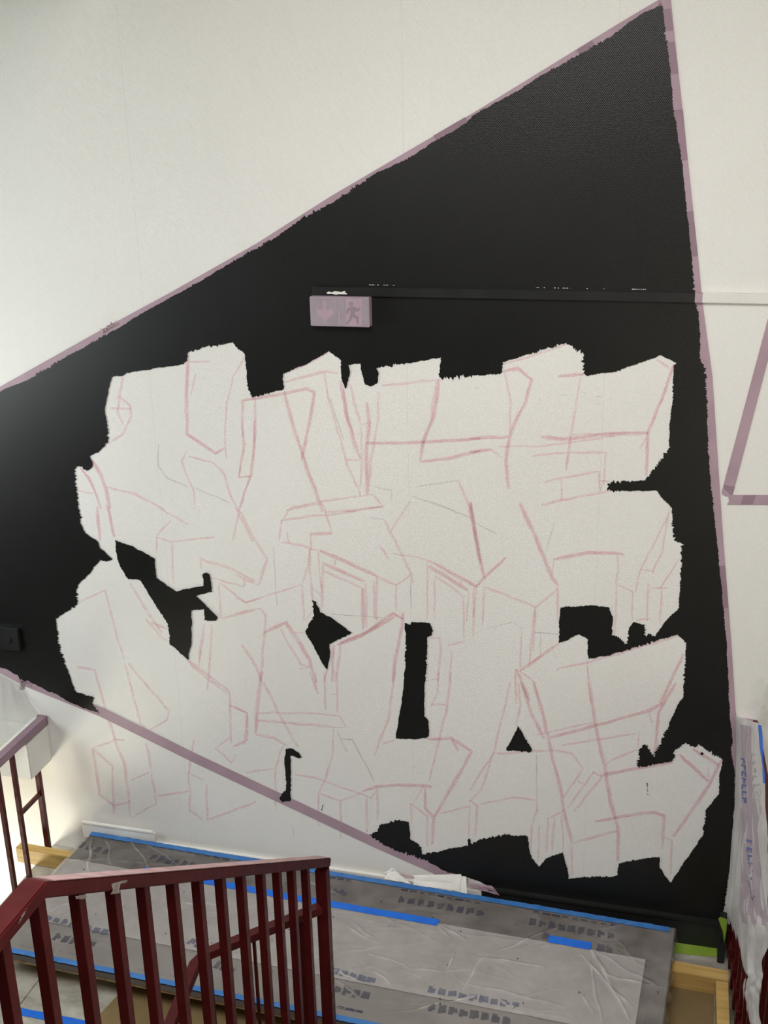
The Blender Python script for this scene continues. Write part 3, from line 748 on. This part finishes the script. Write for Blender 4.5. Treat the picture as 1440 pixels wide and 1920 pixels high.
def marks(name, row, n, w, h, mt, parent, lift, kind='block', seed=1):
    rnd = random.Random(seed); bm = bmesh.new()
    a = Vector(on_z(*row[0], ZP)[:2]); b = Vector(on_z(*row[1], ZP)[:2]); d = (b - a).normalized(); nn = Vector((-d.y, d.x))
    for i in range(n):
        c = a + (b - a) * ((i + 0.5) / n)
        ww = w * rnd.uniform(0.85, 1.2); hh = h * rnd.uniform(0.95, 1.2)
        if kind == 'block':      # letter-like shape: a bar with one or two notched arms
            a_ = rnd.uniform(-.1, .15) * ww; b_ = rnd.uniform(-.1, .2) * hh
            parts = [(-ww / 2, a_, -hh / 2, hh / 2 - rnd.choice([0, .12]) * hh), (a_, ww / 2, -hh / 2 + rnd.choice([0, .15, .3]) * hh, b_), (a_, ww * .42, b_, hh / 2 - rnd.choice([0, .1, .25]) * hh)]
        else:
            parts = [(-ww / 2, ww / 2, -hh / 2, -hh * 0.25), (-ww / 2, ww * 0.3, hh * 0.1, hh / 2)] if rnd.random() < 0.7 else [(-ww / 2, ww / 2, -hh / 2, hh / 2)]
        for x0, x1, y0, y1 in parts:
            vs = []
            for x, y in ((x0, y0), (x1, y0), (x1, y1), (x0, y1)):
                p = c + d * x + nn * y; vs.append(bm.verts.new((p.x, p.y, ZP + lift + wrinkle(p.x, p.y) + 0.0003)))
            bm.faces.new(vs)
    return tag(obj(name, bm, mt, parent), kind='stuff')


BIG = [((145, 1582), (208, 1600), 4), ((282, 1606), (395, 1631), 8), ((625, 1672), (650, 1676), 2), ((744, 1686), (910, 1714), 9), ((990, 1728), (1155, 1756), 9)]
for k, (a, b, n) in enumerate(BIG): marks('printed_letters', (a, b), n, 0.030, 0.042, M_PRINT, f1, 0.0006, 'block', 40 + k)
SMALL = [((172, 1566), (222, 1576), 3), ((298, 1588), (432, 1614), 8), ((615, 1645), (662, 1653), 3), ((750, 1668), (905, 1695), 9), ((998, 1710), (1160, 1738), 9)]
for k, (a, b, n) in enumerate(SMALL): marks('printed_small_text', (a, b), n, 0.030, 0.011, M_NAVY, f1, 0.0006, 'dash', 60 + k)
BIGF = [((85, 1722), (205, 1752), 8), ((620, 1822), (705, 1842), 5), ((800, 1857), (977, 1890), 9), ((355, 1766), (378, 1778), 2)]
for k, (a, b, n) in enumerate(BIGF): marks('printed_letters', (a, b), n, 0.032, 0.034, M_PRINT_L, f2, 0.0062, 'block', 80 + k)
BIGG = [((625, 1855), (695, 1870), 4), ((800, 1890), (960, 1916), 8), ((100, 1757), (180, 1775), 5), ((405, 1810), (440, 1822), 3), ((1018, 1755), (1030, 1758), 1), ((1118, 1778), (1150, 1784), 2)]
for k, (a, b, n) in enumerate(BIGG): marks('printed_letters', (a, b), n, 0.030, 0.040, M_PRINT, f3, 0.0034 + (0.0028 if k > 3 else 0), 'block', 90 + k)
SMF = [((28, 1772), (70, 1780), 2), ((92, 1781), (160, 1794), 4), ((255, 1818), (333, 1832), 4), ((440, 1842), (420, 1838), 1), ((632, 1890), (682, 1900), 3)]
for k, (a, b, n) in enumerate(SMF): marks('printed_small_text', (a, b), n, 0.032, 0.012, M_NAVY, f3, 0.0018 + (0.0018 if k > 3 else 0), 'dash', 120 + k)
bmw = bmesh.new(); rnd = random.Random(12)
for _ in range(75):
    u, v = rnd.random(), rnd.random(); p = PL(u, v); r_ = rnd.choice([0.0015, 0.002, 0.0035]); an = rnd.uniform(0, 3)
    vs = [bmw.verts.new((p.x + r_ * math.cos(an + i * 1.26) * (1 + (i % 2) * .6), p.y + r_ * math.sin(an + i * 1.26), ZP + 0.0065 + wrinkle(p.x, p.y))) for i in range(5)]
    bmw.faces.new(vs)
tag(obj('paint_splatter', bmw, M_BLACK2, f2), 'tiny dark paint spots', kind='stuff')


def ztape(name, line, w, z, mt, label, parent=None, wr=True, ragged=0.0, follow=True):
    """strip of tape lying on the film or floor: line of pixels, width in metres"""
    P = [Vector(on_z(x, y, z)) for x, y in line]; bm = bmesh.new(); pts = []
    for i in range(len(P) - 1):
        k = max(1, int((P[i + 1] - P[i]).length / 0.012))
        pts += [P[i].lerp(P[i + 1], j / k) for j in range(k)]
    pts.append(P[-1]); prev = None; rnd = random.Random(len(pts))
    for i, p in enumerate(pts):
        d = (pts[min(i + 1, len(pts) - 1)] - pts[max(i - 1, 0)]).normalized(); n = Vector((-d.y, d.x, 0)); ring = []
        for s in (-1, 1):
            q = p + n * (s * w / 2 + rnd.uniform(-1, 1) * ragged); h = wrinkle(q.x, q.y) * 0.8 if wr else 0
            ring += [bm.verts.new((q.x, q.y, z + 0.0010 + h + e)) for e in (0, 0.0008)]
        if prev:
            for a, b in ((0, 1), (1, 3), (3, 2), (2, 0)): bm.faces.new((prev[a], prev[b], ring[b], ring[a]))
        else: bm.faces.new((ring[0], ring[1], ring[3], ring[2]))
        prev = ring
    bm.faces.new((prev[0], prev[2], prev[3], prev[1]))
    bmesh.ops.recalc_face_normals(bm, faces=bm.faces)
    o = obj(name, bm, mt, parent)
    if parent is None: tag(o, label, 'tape')
    return o


def uvpix(u, v, z=ZP):
    d = PL(u, v, z) - CAM; dz = d.dot(_f2); return (720 + F * d.dot(RGT) / dz, 960 - F * d.dot(UPV) / dz)


ztape('blue_tape', [uvpix(0.0, 0.018), uvpix(0.5, 0.018), uvpix(0.993, 0.018)], 0.030, ZP + 0.0015, M_BLUE_D, 'thin blue tape along the back edge of the wrapped platform at the wall', None, True, 0.0015)
ztape('blue_tape', [uvpix(0.002, 0.982), uvpix(0.6, 0.982), uvpix(0.995, 0.982)], 0.026, ZP + 0.0062, M_BLUE_D, 'thin blue tape along the front edge of the wrapped platform', None, True, 0.0015)
ztape('blue_tape', [(266, 1632), (420, 1659), (540, 1682), (822, 1731)], 0.040, ZP + 0.0062, M_BLUE, 'long bright blue tape strip across the middle of the plastic wrapped platform')
ztape('blue_tape', [(1028, 1761), (1108, 1775)], 0.044, ZP + 0.0062, M_BLUE, 'short bright blue tape piece toward the right end of the wrapped platform')

# ------------------------------------------------------------------ things on the floor
hb = [on_z(213, 1840), on_z(150, 1940), on_z(640, 2010), on_z(700, 1930), on_z(420, 1875)]
xh0, xh1 = -2.055, -0.55
tag(obj('hardboard_sheet', slab_bm([(-2.06, -0.70), (-2.13, -1.08), (-1.50, -1.18), (-0.6, -1.18), (-0.6, -0.70)], 0.0008, 0.0050, 0.0006), M_KRAFT),
    'brown hardboard protection sheet on the landing floor in front of the platform', 'hardboard')
ztape('blue_tape', [(18, 1893), (80, 1905), (165, 1922), (200, 1930)], 0.036, 0.0008, M_BLUE, 'blue tape strip stuck on the marble floor beside the brown hardboard', None, False, 0.001)
tag(obj('grey_board', slab_bm([(0.075, -0.300), (0.258, -0.308), (0.255, -1.05), (0.05, -1.05)], 0.0006, 0.006, 0.0006), M_KRAFT),
    'dull brown board on the floor between the timber beams at the right', 'hardboard')
ztape('green_tape', [(1262, 1777), (1300, 1782), (1350, 1786)], 0.062, 0.0004, M_GREEN, 'lime green tape along the floor below the black skirting at right', None, False, 0.0008)

# paper between the platform and wall


def leaf(name, pts_px, y0, y1, mt, parent, seed, wob=0.004):
    """sheet standing between platform and wall: quad in pixels (tl, tr, br, bl), top at y0, bottom at y1"""
    bm = bmesh.new(); n, k = 14, 6; G = []
    tl, tr_, br_, bl_ = [Vector(p) for p in pts_px]
    for j in range(k + 1):
        row = []
        for i in range(n + 1):
            a, b = i / n, j / k
            p = (tl * (1 - a) + tr_ * a) * (1 - b) + (bl_ * (1 - a) + br_ * a) * b
            q = on_y(p.x, p.y, y0 + (y1 - y0) * b); q.y = min(-0.0015, q.y + wob * mnoise.noise(Vector((a * 4, b * 3, seed))) + 0.0)
            row.append(bm.verts.new(q))
        G.append(row)
    for j in range(k):
        for i in range(n): bm.faces.new((G[j][i], G[j + 1][i], G[j + 1][i + 1], G[j][i + 1]))
    r = bmesh.ops.extrude_face_region(bm, geom=list(bm.faces))
    bmesh.ops.translate(bm, vec=(0, 0.0006, 0), verts=[e for e in r['geom'] if isinstance(e, bmesh.types.BMVert)])
    bmesh.ops.recalc_face_normals(bm, faces=bm.faces)
    return obj(name, bm, mt, parent)


fp = empty('folded_paper', on_y(820, 1670, -0.03)); tag(fp, 'folded white paper sheet tucked behind the platform at the tapering end of the mural tape', 'paper')
leaf('paper_leaf', [(775, 1641), (864, 1639), (870, 1676), (775, 1662)], -0.006, -0.034, M_PAPER, fp, 1)
leaf('paper_leaf', [(855, 1640), (865, 1640), (862, 1673), (846, 1668)], -0.010, -0.039, M_PAPER, fp, 2, 0.002)
leaf('paper_leaf', [(864, 1642), (874, 1644), (876, 1677), (863, 1673)], -0.008, -0.042, M_PAPER, fp, 3, 0.002)
cp = empty('crumpled_paper', on_y(740, 1650, -0.03)); tag(cp, 'small white paper corner peaking up behind the platform left of the folded sheet', 'paper')
leaf('paper_leaf', [(731, 1630), (737, 1628), (770, 1657), (720, 1648)], -0.006, -0.034, M_PAPER, cp, 4)
leaf('paper_fold', [(720, 1637), (733, 1628), (738, 1630), (725, 1640)], -0.008, -0.014, M_PAPER, cp, 5, 0.002)
M_PALEPINK = mottled('pale_pink_tape', (0.62, 0.40, 0.42), (0.66, 0.45, 0.47), 12, 0.5, 0.3)
o = leaf('pink_tape', [(750, 1638), (776, 1643), (776, 1646), (752, 1642)], -0.020, -0.021, M_PALEPINK, None, 6, 0.001)
tag(o, 'thin pale pink tape scrap between the two white papers behind the platform', 'tape')
tt = empty('tape_scrap', on_y(905, 1670, -0.02)); tag(tt, 'loose curled lavender tape end where the white skirting turns black', 'tape')
leaf('tape_strip', [(876, 1655), (922, 1661), (930, 1669), (878, 1662)], -0.024, -0.026, M_TAPE, tt, 7, 0.003)
tag(leaf('tape_strip', [(880, 1662), (926, 1666), (938, 1680), (905, 1670)], -0.026, -0.030, M_TAPE_D, tt, 8, 0.003), 'darker folded tape layer')
ws = empty('white_trim_strip', on_y(220, 1560, -0.02)); tag(ws, 'white plastic trim strip standing behind the back left corner of the platform', 'trim strip')
a0, a1 = on_y(154, 1536, -0.02), on_y(291, 1560, -0.02)
obj('face', box_bm(a0.x, a1.x, -0.030, -0.019, 0.090, a0.z - 0.012, 0.002), M_PAPER, ws)
obj('lip', box_bm(a0.x, a1.x - 0.01, -0.034, -0.0185, a0.z - 0.018, a0.z - 0.004, 0.003), M_PAPER, ws)

# ------------------------------------------------------------------ stair railing (near)
XA, HW, HH = -1.094, 0.048, 0.030
xr = XA + HW / 2


def railing(name, loc, label):
    e = empty(name, loc); tag(e, label, 'railing', 'dark red steel railings'); return e


E1 = on_x(86, 1656, xr); E2 = on_x(620, 1610, xr); E0 = on_x(0, 1774, xr)
E1.x = E2.x = E0.x = XA
dz = Vector((0, 0, -HH / 2))
top0 = Vector((XA, E0.y - 0.6, E1.z)) + dz; top1 = E1 + dz; top2 = E2 + dz
ra = railing('stair_railing', (XA, -1.07, 0.0), 'dark red stair railing descending toward the landing in the foreground, pale on top')
slope = (top2.z - top1.z) / (top2.y - top1.y)


def rail_z(y): return top1.z if y < top1.y else top1.z + slope * (y - top1.y)


obj('handrail', bar_bm([top0, top1, top2], HW, HH, (1, 0, 0), 0.003), M_RED, ra)
M_PALETOP = mottled('pale_rail_top', (0.30, 0.185, 0.185), (0.40, 0.27, 0.265), 14, 0.7, 0.3)  # paler pink tone laid along the sloping handrail top
tag(obj('pale_layer', bar_bm([top1 + Vector((0, 0.03, HH / 2 / math.cos(0.6) + 0.0004 - 0.02)), top2 + Vector((0, 0, HH / 2 / math.cos(0.6) + 0.0004))], HW - 0.003, 0.0014, (1, 0, 0)), M_PALETOP, ra), 'paler pinkish layer on the sloping rail top')
HG = 0.90
bar_path = [Vector((XA, top0.y, top0.z - HG + 0.07)), Vector((XA, top1.y, top1.z - HG + 0.07)), Vector((XA, top2.y + 0.02, top2.z - HG + 0.07))]
ny = E2.y - 0.024
obj('newel_post', box_bm(XA - 0.020, XA + 0.020, ny - 0.020, ny + 0.020, 0.0, top2.z - HH / 2 + 0.006, 0.002), M_RED, ra)
obj('stringer', bar_bm([bar_path[0], bar_path[1], Vector((XA, ny - 0.02, rail_z(ny) - HG + 0.07))], 0.030, 0.10, (1, 0, 0), 0.002), M_RED, ra)
for px, py in ((8, 1812), (72, 1718), (145, 1688), (212, 1680), (268, 1672), (323, 1664), (370, 1658), (413, 1655), (451, 1650), (488, 1643), (519, 1640), (546, 1637), (572, 1633)):
    p = on_x(px, py, XA)
    zt = rail_z(p.y) - HH / 2 / math.cos(math.atan(slope)) + 0.004; zb = rail_z(p.y) - HG + 0.07
    obj('baluster', box_bm(XA - 0.0115, XA + 0.0115, p.y - 0.0125, p.y + 0.0125, zb, zt, 0.001), M_RED, ra)
# bare metal worn through the paint at two welds
M_WORN = mottled('worn_bare_metal', (0.16, 0.13, 0.12), (0.30, 0.26, 0.24), 60, 0.5, 0.5)


def worn(pts):
    return obj('worn_patch', poly_bm(rough(pts, 1.5, 0.5, 0.8, 5), lambda a, b: on_x(a, b, xr + 0.0008)), M_WORN, ra)


worn([(141, 1680), (162, 1677), (162, 1684), (142, 1686)])
worn([(208, 1656), (240, 1650), (238, 1654), (226, 1657), (224, 1668), (228, 1674), (207, 1677), (212, 1668)])
worn([(33, 1733), (42, 1715), (50, 1704), (48, 1710), (38, 1728)])

# lower rail turning off the newel to the flight below
ZB = 0.835
rb = railing('landing_railing', (-1.42, -1.50, 0.0), 'lower dark red railing behind the balusters, turning down the flight below')
B0 = Vector((XA - 0.025, ny - 0.10, ZB)); B1 = on_z(372, 1795, ZB); B1.z = ZB
d2 = on_x(318, 1925, B1.x)
B0 = on_z(600, 1703, ZB); B0.z = ZB
mid = B1 + (d2 - B1).normalized() * 0.05
dn = (d2 - B1).normalized()
obj('handrail', bar_bm([B0, B1 + (B0 - B1).normalized() * 0.03, B1 + dn * 0.03, B1 + dn * 0.75], 0.036, 0.028, None, 0.002), M_RED, rb)
for t_, w_ in ((0.16, 0.024), (0.34, 0.010), (0.56, 0.010), (0.93, 0.018)):
    q = B0.lerp(B1, t_)
    obj('baluster', box_bm(q.x - w_ / 2, q.x + w_ / 2, q.y - w_ / 2, q.y + w_ / 2, 0.0, ZB - 0.010, 0.001), M_RED, rb)
for t_ in (0.14, 0.30, 0.46, 0.62):
    q = B1 + dn * t_
    obj('baluster', box_bm(q.x - 0.007, q.x + 0.007, q.y - 0.007, q.y + 0.007, q.z - 0.80, q.z - 0.008, 0.001), M_RED, rb)
obj('stringer', bar_bm([B1 + dn * 0.03 + Vector((0, 0, -0.84)), B1 + dn * 0.75 + Vector((0, 0, -0.84))], 0.03, 0.10, None, 0.002), M_RED, rb)

# ------------------------------------------------------------------ left guard with plastic-wrapped box
XL = -2.85
ZL = 0.705
rl = railing('guard_railing', (XL, -0.2, 0.0), 'slim brownish red guard railing at far left with lavender taped handrail')
tag(obj('handrail', bar_bm([(XL, -0.012, ZL), (XL, -1.0, ZL)], 0.045, 0.040, None, 0.004), M_TAPE_D, rl), 'handrail wrapped in lavender tape')
tag(obj('wall_bracket', box_bm(XL - 0.03, XL + 0.024, -0.016, 0.0, ZL - 0.022, ZL + 0.024, 0.004), M_TAPE_D, rl), 'taped wall end of the handrail')


def guard_bar(px0, py0, px1, py1, ztop, w=0.020):
    p = on_x((px0 + px1) / 2, (py0 + py1) / 2, XL)
    return obj('baluster', box_bm(XL - w / 2, XL + w / 2, p.y - w / 2, p.y + w / 2, -0.30 if p.y < -0.2 else 0.0, ztop, 0.001), M_RED, rl), p.y


_, yb2 = guard_bar(20.3 + 4, 1440, 52 + 4, 1643, ZL - 0.02)
_, yb1 = guard_bar(3, 1500, 28, 1670, ZL - 0.02)
yb3 = -0.105
obj('post', box_bm(XL - 0.012, XL + 0.012, yb3 - 0.011, yb3 + 0.011, 0.0, 0.484, 0.001), M_RED, rl)
zm = on_x(52, 1512, XL).z
obj('mid_rail', bar_bm([(XL, yb3 - 0.01, zm), (XL, yb2 + 0.01, zm)], 0.014, 0.022, None, 0.001), M_RED, rl)
for k in range(3): obj('baluster', box_bm(XL - 0.010, XL + 0.010, -0.62 - k * 0.13, -0.60 - k * 0.13, -0.30, ZL - 0.02, 0.001), M_RED, rl)

bx = empty('wrapped_box', (-3.1, -0.1, 0.487)); tag(bx, 'white box on the wall wrapped in plastic, under the taped handrail at far left', 'box')
obj('box_shell', box_bm(-3.45, -2.832, -0.185, -0.002, 0.487, 0.672, 0.004), M_WHITE, bx)
tag(obj('tape_patch', poly_bm([(40, 1391), (47, 1389), (48, 1396), (40, 1395)], lambda a, b: on_y(a, b, -0.187)), M_TAPE_D, bx), 'small lavender tape patch')


def sheet(name, fn, nu, nv, mt, parent=None):
    bm = bmesh.new()
    G = [[bm.verts.new(fn(i / nu, j / nv)) for i in range(nu + 1)] for j in range(nv + 1)]
    for j in range(nv):
        for i in range(nu): bm.faces.new((G[j][i], G[j + 1][i], G[j + 1][i + 1], G[j][i + 1]))
    bmesh.ops.recalc_face_normals(bm, faces=bm.faces)
    return obj(name, bm, mt, parent, True)


KN = on_y(42, 1287, -0.006)                       # where the sheet is tied to the tape


def tent(u, v):
    # ruled from the taped upper edge (knot at u = 0) down to the handrail
    top = KN.lerp(on_y(-60, 1232, -0.006), u)
    bot = Vector((-2.862, -0.015, 0.746)).lerp(Vector((-2.862, -0.75, 0.746)), u)
    p = top.lerp(bot, v)
    fold = 0.006 * math.sin(u * 34 + v * 1.5) * min(1, v * 3) * (1 - 0.5 * v) + 0.008 * mnoise.noise(Vector((u * 6, v * 3, 2))) * math.sin(math.pi * v)
    return p + Vector((0.4 * fold, -abs(fold) - 0.012 * math.sin(math.pi * v) * u, -0.015 * math.sin(math.pi * v)))


ps = sheet('plastic_sheet', tent, 70, 30, M_FILM3)
tag(ps, 'clouded plastic sheet hung from the mural tape over the handrail at far left', 'plastic sheet')

# ------------------------------------------------------------------ right guard rail under its plastic drape
rr = railing('guard_railing', (0.32, -0.6, 0.0), 'dark red guard railing at the right edge under a milky plastic drape')
obj('handrail', bar_bm([(0.320, -0.004, 1.082), (0.385, -1.30, 1.082)], 0.060, 0.034, None, 0.003), M_RED, rr)
obj('bottom_rail', bar_bm([(0.324, -0.03, 0.10), (0.387, -1.30, 0.10)], 0.030, 0.030, None, 0.002), M_RED, rr)
for k in range(11):
    y = -0.06 - k * 0.115; x = 0.322 - 0.05 * y
    obj('baluster', box_bm(x - 0.011, x + 0.011, y - 0.011, y + 0.011, 0.0 if k in (0, 5, 10) else 0.09, 1.07, 0.001), M_RED, rr)
    obj('rail_clip', box_bm(x - 0.020, x + 0.0, y - 0.030, y + 0.020, 0.055, 0.150, 0.002), M_RED, rr)
tag(obj('tape_wrap', box_bm(0.2895, 0.333, -0.06, -0.002, 1.062, 1.1008, 0.002), M_TAPE, rr), 'lavender tape over the rail end')

bp = obj('black_wall_post', box_bm(0.272, 0.300, -0.110, -0.028, 0.0, 0.20, 0.003), M_BLACK2)
tag(bp, 'short black painted steel upright at the right end of the black skirting', 'post')
gt = obj('green_tape', poly_bm([(1347, 1722), (1351, 1719), (1363, 1724), (1362, 1745), (1358, 1768), (1355, 1745), (1352, 1738)], lambda a, b: on_y(a, b, -0.113), thick=(0, -0.001, 0)), M_GREEN)
tag(gt, 'torn lime green tape end hanging on the black upright at the right', 'tape')

# drape: between the wall side hem (left) and the handrail line (right)
LB = [(1379, 1342), (1381, 1400), (1379, 1450), (1378, 1500), (1376, 1530), (1371, 1580), (1368, 1630), (1366, 1660), (1360, 1700), (1368, 1730), (1377, 1770), (1388, 1815), (1391, 1830), (1385, 1846), (1384, 1862), (1390, 1895), (1402, 1925), (1412, 1950)]
LY = [-0.012, -0.012, -0.012, -0.012, -0.014, -0.018, -0.022, -0.026, -0.10, -0.20, -0.28, -0.36, -0.40, -0.42, -0.44, -0.50, -0.56, -0.62]


def drape(u, v):
    k = v * (len(LB) - 1); i = min(int(k), len(LB) - 2); f = k - i
    a = Vector(LB[i]).lerp(Vector(LB[i + 1]), f); ya = LY[i] + (LY[i + 1] - LY[i]) * f
    A = on_y(a.x, a.y, max(ya, -0.06))
    xr_ = 1431 + 26 * min(1, v * 1.3) * max(0.0, min(1.0, (0.62 - v) / 0.06))
    px = a.x + (xr_ - a.x) * u; py = a.y + 16 * u * (1 - v)
    # vertical sheet from the wall along the railing side of the landing
    xp = 0.283; k_ = -0.052                      # x = xp + k*y
    r = ray(px, py); xe = A.x + (xp - A.x) * min(1, u * 2.2)
    t = (xe + k_ * CAM.y - CAM.x) / (r.x - k_ * r.y); p = CAM + r * t
    if p.y > -0.006: p = on_y(px, py, -0.006 - 0.004 * u)
    fold = 0.010 * math.sin(u * 15 + 1.3 * math.sin(v * 5)) + 0.018 * mnoise.noise(Vector((u * 4.0, v * 9, 3.3))) + 0.006 * mnoise.noise(Vector((u * 9, v * 20, 5)))
    return p - Vector((abs(fold) * 0.8 * min(1, u * 3), 0, 0))


dr = sheet('plastic_drape', drape, 44, 120, M_FILM2)
tag(dr, 'milky plastic drape with faded blue print hanging over the red right railing', 'plastic sheet')


def on_drape(pts, off):
    """outline in drape u,v"""
    def f(a, b):
        p = drape(a, b); d = (CAM - p).normalized(); return p + Vector((d.x * off, d.y * off, 0))
    return f


def drape_strip(name, ua, ub, va, vb, mt, off, n=60, m2=8):
    bm = bmesh.new(); fn = on_drape(None, off)
    G = [[bm.verts.new(fn(ua(j / n) + (ub(j / n) - ua(j / n)) * i / m2, va + (vb - va) * j / n)) for i in range(m2 + 1)] for j in range(n + 1)]
    for j in range(n):
        for i in range(m2): bm.faces.new((G[j][i], G[j + 1][i], G[j + 1][i + 1], G[j][i + 1]))
    return obj(name, bm, mt, dr, True)


M_LAVF = film_material('lavender_tape_behind_film', (0.50, 0.41, 0.46), 0.70, 0.3, 0.12, 9, 0.3, 0.03)
tag(drape_strip('tape_band', lambda t: 0.22 + 0.12 * t, lambda t: 0.64 + 0.30 * t, 0.01, 0.52, M_LAVF, 0.008), 'lavender tape band under the film')
tag(drape_strip('blue_tape_edge', lambda t: 0.93 - 0.0 * t, lambda t: 1.0, 0.0, 0.12, M_BLUE, 0.010), 'blue tape along the film edge')


def drape_marks(name, u0, u1, v0, v1, n, mt, wu, hv, seed):
    rnd = random.Random(seed); bm = bmesh.new(); fn = on_drape(None, 0.016)
    for i in range(n):
        t = (i + .5) / n; uc = u0 + (u1 - u0) * t; vc = v0 + (v1 - v0) * t
        for a0_, a1_, b0_, b1_ in [(-.5, .5, -.5, -.18)] + rnd.choice([[(-.5, -.2, -.18, .4)], [(.2, .5, -.18, .4)], [(-.5, -.2, -.18, .35), (.2, .5, -.18, .35)], [(-.15, .15, -.18, .4)]]):
            bm.faces.new([bm.verts.new(fn(uc + x * wu, vc + y * hv)) for x, y in ((a0_, b0_), (a1_, b0_), (a1_, b1_), (a0_, b1_))])
    return tag(obj(name, bm, mt, dr), kind='stuff')


drape_marks('printed_letters', 0.24, 0.36, 0.075, 0.175, 7, M_VIOLET, 0.15, 0.013, 3)
drape_marks('printed_letters', 0.52, 0.62, 0.275, 0.44, 10, M_VIOLET, 0.14, 0.014, 4)
drape_marks('printed_small_text', 0.70, 0.84, 0.055, 0.20, 9, M_NAVY, 0.10, 0.012, 6)
# clear loop of plastic standing up at the end of the drape
lp = on_y(1428, 1322, -0.05)
M_CLEAR = film_material('stiff_clear_plastic', (0.80, 0.80, 0.72), 0.75, 0.15, 0.1, 12)
bmw = bar_bm([on_y(1424, 1352, -0.05), on_y(1427, 1328, -0.05), on_y(1430, 1322, -0.05), on_y(1432, 1328, -0.05), on_y(1430, 1352, -0.05)], 0.006, 0.006, (0, 1, 0), 0.001)
obj('plastic_loop', bmw, M_CLEAR, dr)
obj('plastic_loop', bar_bm([on_y(1440, 1280, -0.05), on_y(1437, 1310, -0.05), on_y(1435, 1332, -0.05)], 0.010, 0.010, (0, 1, 0), 0.001), M_CLEAR, dr)
